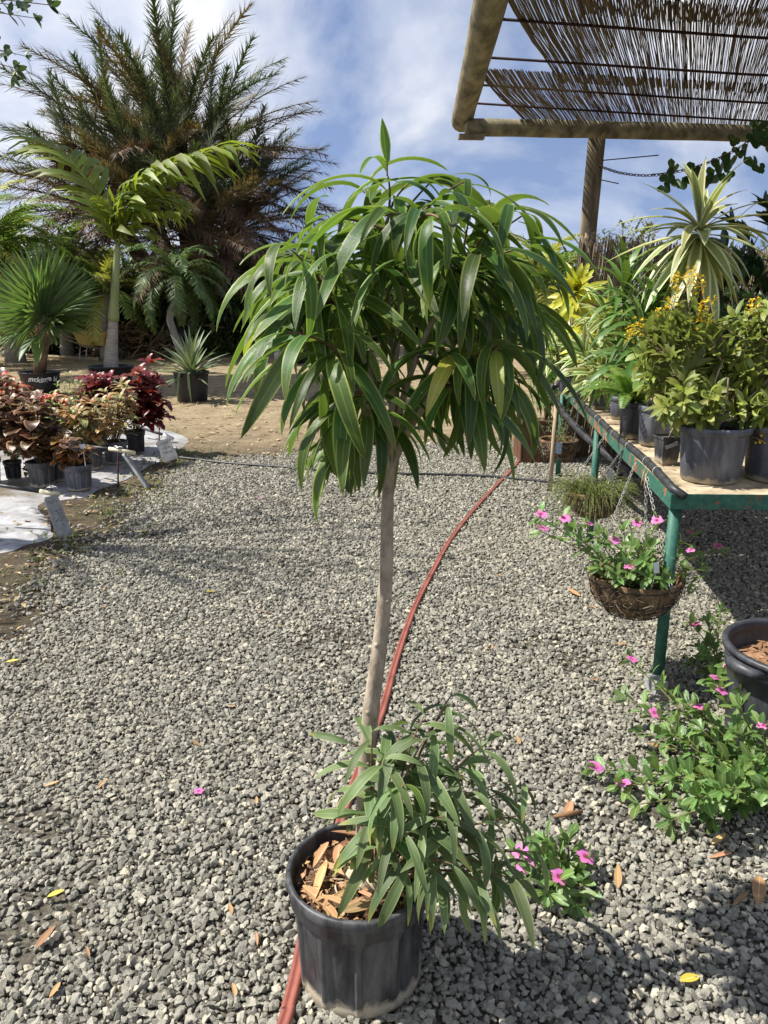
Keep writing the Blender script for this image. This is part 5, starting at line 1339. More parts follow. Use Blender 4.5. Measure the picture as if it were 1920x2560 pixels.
def copper(label, u, v, rt, h, tips, fams, s0, s1, n, seed, mat='pot', tagpos=None, panels=12):
    rnd = random.Random(seed); tips = tips + [(a + rnd.uniform(-24, 24), b + rnd.uniform(-5, 26), d + rnd.uniform(-.12, .12)) for a, b, d in tips]; n += 2; s0 *= 1.08; s1 *= 1.12; c = G(u, v); c.z = 0.014
    t = thing('potted_copperleaf', label, 'potted plant', c, 'potted copperleaf plants on the ground cloth')
    add_pot(t, c, rt, rt * 0.84, h, mat, panels, 0.03, seed=seed, lip=0.006); b0 = c + Vector((0, 0, h - .04)); lst = []
    for (tu, tv, dy) in tips:
        q = P(tu, tv, c.y + dy); s = bez(b0 + Vector((rnd.gauss(0, .015), rnd.gauss(0, .015), 0)), b0.lerp(q, .5) + Vector((0, 0, .05)), q, 8)
        stem(t, s, 0.005, 0.003, 'twig', 6)
        fam = fams[rnd.randrange(len(fams))] if isinstance(fams, list) and isinstance(fams[0], list) else fams
        for k in range(n):
            p, d = along(s, lerp(0.3, 1.0, k / (n - 1))); a = k * 2.4 + rnd.random()
            lst.append((frame(p, Vector((math.cos(a), math.sin(a), rnd.uniform(-.1, .5))), Vector((0, 0, 1)), rnd.uniform(s0, s1)), rnd.choice(fam)))
        lst += rosette(q, Vector((0, -.2, 1)), 4, fam, s0 * .6, s1 * .7, rnd, 25, 70)
    emit(t, lst)
    if tagpos: plant_tag(t, *tagpos)
    return t
def sp(cu, cv, ru, rv, n, rnd, dY=0.14): return [(cu + rnd.uniform(-ru, ru), cv + rnd.uniform(-rv, rv), rnd.uniform(-dY, dY)) for _ in range(n)]
y1 = G(200, 1228).y
copper('bronze orange copperleaf in a small ribbed pot with a white plant tag', 200, 1226, 0.118, 0.225, sp(185, 1120, 42, 40, 6, rr, .1), [S_bronze, S_orange], 0.07, 0.105, 7, 311, 'pot_dusty', (P(214, 1165, y1 - .12), P(207, 1120, y1 - .12), 0.045, 0.035))
copper('large bronze copperleaf with curled round leaves in ribbed black pot', 108, 1218, 0.118, 0.225, sp(105, 1050, 62, 58, 9, rr), S_bronze, 0.09, 0.14, 8, 312, 'pot')
copper('low rusty copperleaf drooping over the pot between the bronze ones', 142, 1206, 0.10, 0.2, sp(100, 1165, 40, 16, 4, rr, .06), S_orange, 0.06, 0.09, 6, 313, 'pot')
copper('small green seedling in the little black pot at the end of the pipe row', 36, 1200, 0.075, 0.17, sp(40, 1120, 36, 30, 6, rr, .1), S_green, 0.05, 0.08, 7, 314, 'pot_dark')
copper('cream and green copperleaf with pink tips in a grey pot near the pipe', 292, 1160, 0.118, 0.225, sp(290, 1010, 40, 45, 8, rr), [S_vari, S_pink, S_vari], 0.08, 0.13, 8, 315, 'pot_dusty')
copper('tall dark maroon copperleaf in black pot at the end of the row', 342, 1134, 0.10, 0.24, [(372, 912, 0), (355, 950, -.1), (395, 955, .05), (345, 1000, 0), (390, 1010, -.1), (375, 985, -.15), (335, 985, .1), (400, 1040, 0)], S_maroon, 0.12, 0.17, 9, 316, 'pot_dark')
copper('glossy maroon copperleaf behind the cream and green one', 245, 1128, 0.12, 0.25, sp(235, 968, 45, 22, 8, rr), S_maroon, 0.11, 0.16, 8, 317, 'pot_dark')
copper('bright red and orange copperleaf behind the bronze plants', 70, 1135, 0.12, 0.25, sp(18, 968, 34, 16, 7, rr), [S_red, S_red, S_pink], 0.10, 0.15, 7, 318, 'pot')
copper('orange pink copperleaf in front of the handwritten palm pot', 165, 1150, 0.11, 0.24, sp(140, 1010, 50, 16, 7, rr), [S_pink, S_orange, S_red], 0.09, 0.13, 7, 323, 'pot')
copper('fresh yellow green leafy plant in the middle of the copperleaf group', 130, 1165, 0.12, 0.25, sp(110, 1022, 85, 22, 16, rr, .3), S_green, 0.06, 0.10, 8, 319, 'pot')
copper('cream speckled copperleaf between bronze and maroon plants', 232, 1175, 0.11, 0.22, sp(225, 1040, 45, 45, 9, rr), [S_vari, S_vari, S_pink], 0.09, 0.14, 8, 320, 'pot')
copper('brown leaved copperleaf at the outer end of the ground cloth', -28, 1210, 0.118, 0.225, sp(-10, 1020, 40, 70, 8, rr), S_bronze, 0.10, 0.14, 8, 321, 'pot')
copper('pale green herb with fine upright tips behind the cream copperleaf', 190, 1140, 0.10, 0.2, [(172, 940, 0), (230, 985, 0), (160, 965, .1), (185, 960, -.1), (215, 1000, .1)], S_green, 0.05, 0.085, 10, 322, 'pot')

# sprinkler stakes, pipes and slab signs
M['cream_pvc'] = surf('cream_pipe', (0.60, 0.54, 0.34), (0.72, 0.67, 0.48), 6, 0.5, 0.05)
M['rebar'] = surf('rusty_stake', (0.06, 0.025, 0.018), (0.14, 0.06, 0.045), 30, 0.8, 0.3)
M['slab'] = surf('grey_slab', (0.20, 0.205, 0.20), (0.36, 0.37, 0.36), 22, 0.85, 0.6, 0.004, 0.15, 7)
M['marker'] = surf('dark_marker', (0.06, 0.06, 0.06), (0.1, 0.1, 0.1), 10, 0.8, 0)
M['cloth_white'] = M['white']
def riser(label, u, v, vt, pa, pb, pc_, r=0.016, mat2='cream_pvc'):
    g0 = G(u, v); t = thing('irrigation_riser', label, 'irrigation pipe', g0, 'pipe ends on rusty stakes')
    mb = MB(); top = P(u, vt, g0.y); mb.tube([g0 - Vector((0, 0, .02)), top + Vector((0, 0, .01))], 0.0075, 7); part(mb, 'stake', M['rebar'], t)
    A, B, C = [P(q[0], q[1], g0.y + q[2]) for q in (pa, pb, pc_)]
    mb = MB(); mb.tube([A, B.lerp(C, .1)], r * .85, 10); part(mb, 'black_pipe', M['black_pipe'], t)
    mb = MB(); mb.tube([B, C], r * 1.15, 12); part(mb, 'pipe_end', M[mat2], t)
    mb = MB(); w = top + Vector((0, 0, .018))
    for k in range(5):
        d = Vector((rr.gauss(0, 1), rr.gauss(0, 1), rr.uniform(0, 1))).normalized(); mb.merge(leaf_raw(.045, .03, 'oval', 3, 20, -60, .3, rnd=rr), frame(w, d))
    part(mb, 'cloth_tie', M['cloth_white'], t)
    return t
riser('cream pipe end on a rusty stake where the ground cloth meets the soil', 129, 1330, 1226, (-60, 1205, .1), (100, 1229, 0), (148, 1236, 0))
riser('cream pipe end on a rusty stake in front of the grey copperleaf pot', 295, 1216, 1124, (190, 1112, .3), (272, 1122, 0), (338, 1133, 0))
riser('white pipe end on a rusty stake beside the maroon copperleaf', 398, 1108, 1060, (345, 1068, .3), (408, 1086, 0), (434, 1098, 0), 0.02, 'white')
def slab_sign(label, bl, top, w, length, th, face, seed, marks=True):
    """a thin slab leaning from the ground point bl up to the point top"""
    rnd = random.Random(seed); t = thing('slab_sign', label, 'sign', bl, 'grey slab signs leaning on the pipe stakes')
    y = (top - bl).normalized(); n_ = Vector(face); n_ = (n_ - y * n_.dot(y)).normalized(); x = y.cross(n_)
    bm = bmesh.new(); out = [(-.5, 0), (-.52, .25), (-.47, .6), (-.5, .93), (-.36, 1.0), (.1, .985), (.42, 1.0), (.5, .9), (.49, .5), (.53, .2), (.46, 0)]
    mb = MB(); f = [bl + x * (a * w + rnd.uniform(-.003, .003)) + y * (b * length) + n_ * th / 2 for a, b in out]; bk_ = [q - n_ * th for q in f]; m = len(f)
    mb.add(f + bk_, [tuple(range(m)), tuple(range(2 * m - 1, m - 1, -1))] + [(k, m + k, m + (k + 1) % m, (k + 1) % m) for k in range(m)])
    body = part(mb, 'slab', M['slab'], t, False)
    if marks:
        mb = MB()
        for r_ in range(3):
            yy = 0.85 - r_ * .22; xx = -.32
            while xx < .3:
                a = bl + x * (xx * w) + y * (yy * length) + n_ * (th / 2 + .0012)
                mb.tube([a, a + x * (.03 * w) + y * (rnd.uniform(-.05, .06) * length), a + x * (.07 * w) + y * (rnd.uniform(-.03, .03) * length)], .0012, 3); xx += rnd.uniform(.08, .14)
        part(mb, 'handwriting', M['marker'], body)
q = G(165, 1342); slab_sign('grey slab sign leaning on the stake where the ground cloth meets the soil', q, P(124, 1240, q.y + .05), 0.095, (P(124, 1240, q.y + .05) - q).length, 0.022, (0.75, -0.9, 0.2), 331)
q = G(372, 1222); slab_sign('rough grey slab sign seen edge on beside the cream pipe end', q, P(312, 1137, q.y + .1), 0.16, (P(312, 1137, q.y + .1) - q).length, 0.022, (0.95, 0.25, 0.55), 332, False)
q = G(428, 1152); slab_sign('pale grey slab sign tilted near the white pipe end', q, P(400, 1085, q.y + .1), 0.15, 0.24, 0.022, (0.35, -0.9, 0.5), 333)

# ================================================================== PALMS
def palm_leaf_mat(nm, base, tr=0.25, var=0.35, rough=0.42, hue=0.02, tcol=None): M[nm] = leaf_mat(nm, base, rough=rough, trans=tr, var=var, hue=hue, tcol=tcol)
palm_leaf_mat('phoenix_green', (0.088, 0.115, 0.055), 0.2, .35, .6); palm_leaf_mat('phoenix_olive', (0.165, 0.125, 0.062), 0.18, .4, .65); palm_leaf_mat('phoenix_brown', (0.185, 0.122, 0.075), 0.12, 0.45, 0.7, .015, (1, .9, .7))
palm_leaf_mat('palm_lime', (0.20, 0.25, 0.035), 0.38, .3, .5); palm_leaf_mat('palm_green', (0.17, 0.25, 0.055), 0.34, .35, .5); palm_leaf_mat('palm_mid', (0.105, 0.17, 0.055), 0.28, .35, .5); palm_leaf_mat('fan_green', (0.12, 0.19, 0.06), 0.32, .3, .45); palm_leaf_mat('brom', (0.17, 0.22, 0.12), 0.15, .2, .45)
palm_leaf_mat('palm_yellow', (0.38, 0.38, 0.08), 0.34, .3, .5)
def feather(nm, mat, n, L, W, a0, a1, fwd=45, ldroop=-25, seed=0, pet=0.12, rach=0.012, vup=20, jit=8, side=0.0, seg=2, power=1.0, plume=0.0):
    """palm frond of length 1 along +Y, starting at pitch a0 and ending at a1"""
    rnd = random.Random(seed); mb = MB(); N = 18; p = Vector((0, 0, 0)); pts = [p]
    for i in range(N):
        f = ((i + .5) / N) ** power; a = R(lerp(a0, a1, f)); sd = R(side * f); p = p + Vector((math.sin(sd) * math.cos(a), math.cos(sd) * math.cos(a), math.sin(a))) / N; pts.append(p)
    mb.tube(pts, [lerp(rach, rach * .2, i / N) for i in range(N + 1)], 4, False)
    for k in range(n):
        f = lerp(pet, 0.995, k / (n - 1)); q, d = along(pts, f); x = d.cross(Vector((0, 0, 1))); x = x.normalized() if x.length > 1e-3 else Vector((1, 0, 0)); nn = x.cross(d).normalized()
        ll = L * (math.sin(math.pi * (0.14 + 0.80 * (f - pet) / (1 - pet))) ** 0.6)
        for s in (-1, 1):
            fw = R(fwd + rnd.uniform(-jit, jit) - 12 * f * 0); vu = R(vup + rnd.uniform(-jit, jit) * 1.5 + rnd.uniform(-plume, plume))
            dr = d * math.cos(fw) + (x * s * math.cos(vu) + nn * math.sin(vu)) * math.sin(fw)
            mb.merge(leaf_raw(ll * rnd.uniform(.85, 1.1), W, 'strap', seg, 0, ldroop * rnd.uniform(.5, 1.4), 0.15, rnd=rnd), frame(q, dr, nn + Vector((0, 0, .3))))
    return mb.mesh(nm, M[mat])
def fan(nm, mat, seed, nseg=34, spread=290, pet=0.5, droop=-35, W=0.055, L=0.62):
    rnd = random.Random(seed); mb = MB(); e = Vector((0, pet, 0.12 * pet)); mb.tube([Vector((0, 0, 0)), Vector((0, pet * .5, .09 * pet)), e], [.014, .011, .009], 5)
    for k in range(nseg):
        a = R(-spread / 2 + spread * k / (nseg - 1)); d = Vector((math.sin(a), math.cos(a), rnd.uniform(-.04, .08) + 0.12 * math.cos(a))); ll = L * (0.72 + .28 * math.cos(a / 1.6))
        mb.merge(leaf_raw(ll * rnd.uniform(.93, 1.05), W, 'blade', 5, 4, droop * rnd.uniform(.5, 1.3), .45, rnd=rnd, power=1.6), frame(e, d, Vector((0, 0, 1))))
    return mb.mesh(nm, M[mat])
def palm_trunk(t, pts, radii, mat, n=12, wob=.05, name='trunk', rnd=random):
    mb = MB(); mb.tube(pts, radii, n, wob=wob, rnd=rnd); part(mb, name, M[mat], t)
M['palm_bark'] = surf('palm_bark', (0.10, 0.065, 0.04), (0.26, 0.18, 0.115), 5, 0.95, 1.0, 0.05, 0.1, 7)
M['grey_palm'] = surf('grey_palm_trunk', (0.20, 0.185, 0.165), (0.36, 0.34, 0.31), 9, 0.85, 0.4, 0.006, 0.15, 6, (1, 1, 5))
M['crownshaft'] = surf('green_crownshaft', (0.12, 0.17, 0.06), (0.24, 0.27, 0.12), 5, 0.5, 0.1, 0.004, 0.3, 4, (1, 1, .4))
def crown(t, c, fams, n, s0, s1, rnd, lo=5, hi=105, axis=Vector((0, 0, 1)), spiral=2.39996, name='frond', emin=None, pick=None):
    ax_ = axis.normalized(); ox = ax_.orthogonal().normalized(); oy = ax_.cross(ox)
    for k in range(n):
        f = k / max(1, n - 1); a = k * spiral + rnd.uniform(-.15, .15); e = R(lerp(lo, hi, f ** .9) + rnd.uniform(-6, 6)); sd = ox * math.cos(a) + oy * math.sin(a); d = ax_ * math.cos(e) + sd * math.sin(e); nn = ax_ * math.sin(e) - sd * math.cos(e)
        fam = fams if pick is None else fams[pick(f, rnd)]
        put(name, rnd.choice(fam), t, frame(c + d * .02, d, nn, rnd.uniform(s0, s1)))
# ---- the big date palm clump
rr = random.Random(401)
PY = 26.0; base = P(450, 0, PY); base.z = 0
dp = thing('date_palm', 'huge shaggy date palm with stiff fronds and brown dead skirt towering behind', 'palm tree', base)
ph = [[feather('date_palm_frond', m_, 104, 0.140, 0.0190, 6, -26 - 7 * k, 36, -14, 410 + k + j * 10, 0.14, .007, 12, 11, 0, 1, 1.0, 55) for k in range(3)] for j, m_ in enumerate(('phoenix_green', 'phoenix_olive', 'phoenix_brown'))]
heads = [((450, 450), 0, 4.9, 5.7, 56), ((270, 540), -.4, 3.7, 4.5, 44), ((590, 580), .4, 3.3, 4.2, 58), ((380, 560), -2.0, 3.6, 4.5, 44), ((490, 610), -2.4, 3.4, 4.4, 40), ((340, 440), .5, 3.8, 4.6, 30), ((520, 480), .3, 3.9, 4.7, 30)]
for (uv, dy, s0, s1, n) in heads:
    c = P(uv[0], uv[1], PY + dy); ft = Vector((base.x + (c.x - base.x) * .35, PY + dy * .3, 0))
    palm_trunk(dp, bez(ft, Vector((ft.x, ft.y, c.z * .5)), c + Vector((0, 0, .1)), 8), [.30, .26, .24, .24, .25, .26, .24, .15], 'palm_bark', 12, .12, rnd=rr)
    axd = Vector((.7 * (c.x - base.x) / 3, -.16, 1))
    crown(dp, c, ph, n, s0, s1, rr, 5, 100, axd, pick=lambda f, r_: 0 if f < .26 + r_.uniform(-.2, .2) else (1 if f < .50 + r_.uniform(-.2, .2) else 2))
# ---- young palm with curved trunk in front of the clump
Y_ = 21.0
t = thing('curved_palm', 'small palm with curved slender trunk and drooping dark green crown before the date palm', 'palm tree', G(398, 878))
c = P(440, 700, Y_); b = P(402, 0, Y_); b.z = 0
palm_trunk(t, smoothline([b, P(425, 800, Y_), P(438, 750, Y_), c], 10), [.13, .11, .10, .095, .09, .09, .09, .10, .11, .12], 'grey_palm', 10, .04, rnd=rr)
pygmy = [feather('drooping_frond', 'palm_mid', 46, 0.17, 0.016, 20, -105, 55, -45, 430 + k, .12, .008, 5, 8) for k in range(3)]
crown(t, c, pygmy, 30, 1.5, 1.95, rr, 12, 110)
# ---- background palms on the left
rr = random.Random(441)
arch = [feather('arching_frond', m_, 44, 0.20, 0.02, 24, -75, 52, -40, 450 + k, .14, .009, 12, 8) for k, m_ in enumerate(('palm_green', 'palm_green', 'palm_yellow'))]
archm = [feather('arching_frond', 'palm_mid', 44, 0.20, 0.02, 24, -70, 52, -35, 460 + k, .14, .009, 12, 8) for k in range(2)]
fanB = [fan('fan_frond', 'palm_mid', 470 + k, 26, 250, .45, -45, .05) for k in range(2)]
def bg_palm(label, u, vg, vc, fams, n, s0, s1, r_, lean=0, lo=8, hi=112, nm='garden_palm', grp='palms along the back of the yard'):
    g0 = G(u, vg); t = thing(nm, label, 'palm tree', g0, grp); c = P(u + lean, vc, g0.y)
    palm_trunk(t, bez(g0 - Vector((0, 0, .05)), Vector((g0.x, g0.y, c.z * .6)), c, 7), [r_ * 1.3, r_ * 1.1, r_, r_, r_, r_ * 1.1, r_ * .9], 'grey_palm', 10, .06, rnd=rr)
    crown(t, c, fams, n, s0, s1, rr, lo, hi); return t
bg_palm('lush arching palm with thick pale trunk behind the potted fan palm', 40, 905, 700, arch, 30, 2.1, 2.9, .22, -10)
bg_palm('tall yellow green arching palm reaching up beside the date palm', -40, 915, 640, arch, 28, 2.1, 2.8, .2, 0)
bg_palm('arching palm with slim trunk right behind the potted bottle palm', 262, 900, 735, [arch[0], arch[2]], 22, 1.5, 2.0, .10, 6)
bg_palm('mid green arching palm between the pale trunk palm and slim palm', 170, 892, 700, archm + [arch[0]], 26, 1.9, 2.6, .18, 0)
bg_palm('low fan palm with pleated leaves beside the brush pile', 345, 880, 800, fanB, 16, 1.2, 1.5, .12, 0, 10, 95)
bg_palm('dark fan palm under the date palm beside the curved trunk', 560, 862, 720, fanB + archm, 24, 1.8, 2.5, .15, 0, 8, 110)
bg_palm('bushy arching palm right of the date palm base', 650, 862, 730, archm, 26, 2.0, 2.8, .15, 10)
bg_palm('young arching palm at the soil bank right of the date palm', 605, 868, 790, arch, 16, 1.2, 1.6, .10, 0)
bg_palm('yellowish palm with fine drooping fronds left of the reed fence', 1345, 938, 740, [arch[2], arch[0]], 34, 1.5, 2.1, .14, 0, 8, 125)
bg_palm('second yellowish palm tucked behind the reed fence edge', 1440, 915, 780, [arch[0], archm[0]], 26, 1.2, 1.6, .14, 0, 8, 118)
bg_palm('arching palm far behind the tree crown in the middle of the yard', 900, 855, 760, archm + arch, 26, 2.2, 2.8, .15, 0)
bg_palm('arching palm standing alone past the mid yard pots', 1120, 858, 770, archm + arch, 26, 2.0, 2.6, .15, 0)

# ---- potted palms in the yard
def big_pot(t, c, rt, h, mat='pot_dark'): add_pot(t, c, rt, rt * .86, h, mat, 0, .06, seed=3, lip=.018)
c = G(283, 986); t = thing('potted_bottle_palm', 'potted palm with swollen grey trunk and lime green fronds', 'potted palm', c)
big_pot(t, c, .37, .50); Yp = c.y
tr_ = [P(277, 915, Yp), P(278, 880, Yp), P(281, 840, Yp), P(283, 800, Yp)]
palm_trunk(t, smoothline([c + Vector((0, 0, .40))] + tr_[1:], 14), [.125, .125, .122, .118, .112, .107, .102, .098, .095, .092, .088, .085, .082, .08], 'grey_palm', 16, .01, rnd=rr)
palm_trunk(t, smoothline([P(283, 803, Yp), P(285, 770, Yp), P(288, 720, Yp), P(291, 660, Yp), P(294, 615, Yp)], 12), [.088, .094, .09, .08, .072, .068, .064, .06, .056, .052, .05, .045], 'crownshaft', 14, .01, 'crownshaft', rr)
lime = [feather('lime_frond', 'palm_lime', 26, 0.40, 0.042, 26 + 6 * k, -48 - 22 * k, 56, -82, 480 + k, .10, .011, 24, 10, 0, 4) for k in range(3)]
cp = P(295, 620, Yp); rr = random.Random(485)
for (u, v, s_) in [(600, 470, 1.0), (395, 415, .95), (330, 400, .9), (60, 400, 1.0), (490, 590, .85), (420, 600, .8), (190, 560, .8), (350, 620, .7), (250, 480, .85), (490, 500, .9)]:
    q = P(u, v, Yp + rr.uniform(-1.1, .9)); d = q - cp; L = d.length
    put('frond', rr.choice(lime[:2]), t, frame(cp, d.normalized() + Vector((0, 0, .50)), Vector((rr.gauss(0, .25), -.15, 1)), L * 1.16 * s_))
c = G(105, 986); t = thing('potted_fan_palm', 'potted fan palm with handwritten pot and wide pleated leaves', 'potted palm', c)
add_pot(t, c, .335, .29, .40, 'pot_dark', 0, .05, seed=4, lip=.016); Yp = c.y
palm_trunk(t, [c + Vector((0, 0, .34)), P(104, 880, Yp), P(107, 830, Yp), P(108, 810, Yp)], [.10, .11, .13, .10], 'palm_bark', 12, .12, rnd=rr)
bis = [fan('pleated_leaf', 'fan_green', 490 + k, 28, 170 + 20 * k, .22, -16, .045, .82) for k in range(3)]
cp = P(107, 822, Yp)
for (u, v, dy) in [(100, 600, -.1), (180, 640, -.3), (30, 640, -.3), (240, 740, -.4), (-30, 720, -.3), (255, 800, .1), (-40, 800, .2), (110, 650, .6), (190, 690, .5), (20, 700, .5), (120, 700, -.9), (150, 620, .2), (65, 620, .2)]:
    q = P(u, v, Yp + dy); d = (q - cp)
    put('leaf', rr.choice(bis), t, frame(cp, d.normalized(), Vector((rr.gauss(0, .5), rr.gauss(-.5, .5), .9)), d.length * .98))
hang = MB(); hang.merge(leaf_raw(1, .26, 'blade', 9, -60, -88, .35), Matrix.Identity(4)); hm = hang.mesh('hanging_leaf', M['fan_green'])
put('leaf', hm, t, frame(P(90, 840, Yp - .30), Vector((-.08, -.25, .2)), Vector((0, .3, 1)), .66)); put('leaf', hm, t, frame(P(96, 842, Yp - .30), Vector((.12, -.25, .2)), Vector((0, .3, 1)), .75))
# writing on the pot
def pot_text(t, s, c, r, z, a0, size, mat):
    cu = bpy.data.curves.new('pot_writing', 'FONT'); cu.body = s; cu.size = size; cu.shear = .25; cu.resolution_u = 3; cu.offset = 0.003
    o = bpy.data.objects.new('pot_writing', cu); me = bpy.data.meshes.new_from_object(o); bpy.data.objects.remove(o)
    for v in me.vertices:
        a = R(a0) + v.co.x / r; v.co = Vector((c.x + math.cos(a) * r, c.y + math.sin(a) * r, z + v.co.y + .012 * math.sin(v.co.x * 22)))
    me.materials.clear(); me.materials.append(M[mat]); put('pot_writing', me, LAST['pot'])
pot_text(t, 'mckinga bi', c, .330, .25, 258, .12, 'white')
c = G(482, 1003); t = thing('potted_bromeliad', 'spiky grey green bromeliad in a black pot on the bare yard', 'potted plant', c)
big_pot(t, c, .275, .49); Yp = c.y; rr = random.Random(501)
bro = leaf_set('spiky_leaf', M['brom'], 6, 502, (.95, 1.05), (.075, .10), 'blade', 8, (-2, 6), (-32, -8), (.35, .6), side=(-6, 6))
emit(t, rosette(c + Vector((0, 0, .44)), Vector((.05, -.1, 1)), 52, bro, .62, .86, rr, 5, 88, .04))
for (u, a) in [(440, -.3), (462, .05)]:
    put('leaf', bro[0], t, frame(P(u + 8, 930, Yp - .29), Vector((a * .5, -.12, -1)), Vector((0, -1, .1)), .50))

# ================================================================== YARD THINGS FAR LEFT
M['yellow_paint'] = surf('yellow_tray', (0.42, 0.29, 0.07), (0.62, 0.46, 0.15), 4, 0.6, 0.1)
c = G(240, 900); t = thing('wheelbarrow', 'yellow wheelbarrow standing behind the potted bottle palm', 'wheelbarrow', c)
mb = MB(); lo_, hi_ = [(-.34, -.2), (.30, -.2), (.30, .2), (-.34, .2)], [(-.46, -.32), (.46, -.32), (.46, .32), (-.46, .32)]
vs = [c + Vector((x, y, .40)) for x, y in lo_] + [c + Vector((x, y, .78)) for x, y in hi_] + [c + Vector((x * .94, y * .92, .775)) for x, y in hi_] + [c + Vector((x * .93, y * .9, .42)) for x, y in lo_]
mb.add(vs, [(3, 2, 1, 0)] + [(k, (k + 1) % 4, 4 + (k + 1) % 4, 4 + k) for k in range(4)] + [(4 + k, 4 + (k + 1) % 4, 8 + (k + 1) % 4, 8 + k) for k in range(4)] + [(8 + k, 8 + (k + 1) % 4, 12 + (k + 1) % 4, 12 + k) for k in range(4)] + [(12, 13, 14, 15)])
part(mb, 'tray', M['yellow_paint'], t, False)
mb = MB(); mb.tube([c + Vector((-.49, y, .79)) for y in (-.33, .33)] + [c + Vector((.49, .33, .79)), c + Vector((.49, -.33, .79)), c + Vector((-.49, -.33, .79))], .018, 6); part(mb, 'tray_rim', M['plywood'], t)
for x in (-.3, -.12):
    mb = MB(); mb.tube([c + Vector((x, -.2, .42)), c + Vector((x - .08, -.24, .0)), c + Vector((x + .1, -.24, 0.01))], .018, 6); part(mb, 'leg', M['chain_grey'], t)
for y in (-.22, .22):
    mb = MB(); mb.tube([c + Vector((-.9, y * 1.3, .66)), c + Vector((-.2, y, .40)), c + Vector((.55, y * .3, .22))], .02, 6); part(mb, 'handle', M['wood'], t)
mb = MB(); mb.lathe([(.06, -.045), (.17, -.05), (.2, 0), (.17, .05), (.06, .045)], 20); mw = mb.mesh('wheel', M['pot_dark']); put('wheel', mw, t, Matrix.Translation(c + Vector((.55, 0, .20))) @ Matrix.Rotation(R(90), 4, 'X'))
# brush pile
M['brush'] = leaf_mat('dead_brush', (0.24, 0.16, 0.09), rough=0.9, trans=0, var=.6, hue=.01, tcol=(1, 1, 1))
rr = random.Random(511); c = G(350, 892); mb = MB()
for k in range(520):
    f = rr.uniform(-1, 1); hh = 0.85 * (1 - f * f * .8); p = c + Vector((f * 1.25, rr.uniform(-.7, .7), rr.uniform(0, hh))); d = Vector((rr.gauss(0, 1), rr.gauss(0, 1), rr.gauss(0, .5))).normalized(); L = rr.uniform(.2, .6)
    q = p + d * L; q.z = max(q.z, .01); mb.tube(bez(p, (p + q) / 2 + Vector((rr.gauss(0, .1), rr.gauss(0, .1), rr.gauss(0, .1))), q, 5), rr.uniform(.008, .028), 4)
o = part(mb, 'brush_pile', M['brush'], None); tag(o, 'tangled pile of dead brown roots and brush behind the bromeliad', 'brush pile')
# soil bank, cart, drum
mb = MB(); vs = []; fs = []
for i in range(40):
    for j in range(7):
        x = lerp(-7.2, -1.2, i / 39); f = j / 6; vs.append(Vector((x, 27.5 + f * 2.2 + .3 * nz(x, 0, 1), max(-.03, .62 * math.sin(f * math.pi) * (.7 + .5 * nz(x, f, .9)) * min(1, i / 4, (39 - i) / 4)))))
for i in range(39):
    for j in range(6): fs.append((i * 7 + j, (i + 1) * 7 + j, (i + 1) * 7 + j + 1, i * 7 + j + 1))
mb.add(vs, fs); tag(part(mb, 'soil_bank', surf('bank_soil', (.05, .03, .02), (.16, .09, .055), 6, .95, 1, .05), None), kind='structure')
c = G(405, 884); t = thing('garden_cart', 'pale wire mesh cart frame beside the brush pile', 'cart', c)
mb = MB()
for z in (.45, .75):
    mb.tube([c + Vector((x, y, z)) for x, y in ((-.45, -.3), (.45, -.3), (.45, .3), (-.45, .3), (-.45, -.3))], .02, 6)
for x in (-.45, 0, .45):
    for y in (-.3, .3): mb.tube([c + Vector((x, y, .45)), c + Vector((x, y, .75))], .014, 5)
for k in range(9): mb.tube([c + Vector((-.45 + k * .1125, -.3, .45)), c + Vector((-.45 + k * .1125, -.3, .75))], .004, 4)
part(mb, 'basket_frame', M['wire'], t)
for x in (-.38, .38):
    for y in (-.25, .25): mb = MB(); mb.tube([c + Vector((x, y, 0)), c + Vector((x, y, .45))], .018, 6); part(mb, 'leg', M['wire'], t)
c = G(456, 884); mb = MB(); mb.lathe([(.05, 0), (.34, .0), (.37, .12), (.37, .5), (.33, .68), (.22, .78), (.0, .82)], 24, c); M['drum'] = surf('grey_drum', (.12, .13, .15), (.26, .25, .25), 5, .5, .1)
tag(part(mb, 'drum', M['drum'], None), 'domed grey drum standing by the curved palm trunk', 'drum')
# timber edging on the far side of the yard
a, b = G(-60, 886), G(245, 902); mb = MB(); mb.tube([a + Vector((0, 0, .04)), b + Vector((0, 0, .04))], .06, 6); tag(part(mb, 'timber_edging', M['wood'], None), 'thin timber edging lying along the far side of the bare yard', 'edging')
# pots in the middle distance, half hidden by the tree
rr = random.Random(521)
for (u, v, rt, h, lab) in [(716, 912, .33, .62, 'dark grey nursery pot with leafy plant glimpsed under the tree crown'), (752, 908, .28, .55, 'black nursery pot standing close behind the dark grey one'), (842, 918, .22, .4, 'black nursery pot beside the white pole')]:
    c = G(u, v); t = thing('potted_shrub', lab, 'potted plant', c, 'pots in the middle of the yard'); add_pot(t, c, rt, rt * .86, h, 'pot_dusty' if u < 730 else 'pot_dark', 0, .05, seed=7, lip=.015); lst = []; b0 = c + Vector((0, 0, h - .05))
    for k in range(9):
        q = b0 + Vector((rr.uniform(-.5, .5), rr.uniform(-.4, .4), rr.uniform(.25, 1.0))); s = bez(b0, b0.lerp(q, .5), q, 5); stem(t, s, .012, .006, 'twig', 5); lst += sprig(s, galset, 6, .12, .2, rr)
    emit(t, lst)
g0 = G(826, 922); mb = MB(); mb.tube([g0, P(824, 850, g0.y)], .045, 8); tag(part(mb, 'white_pole', M['white'], None), 'short white pole standing among the mid yard pots', 'pole')

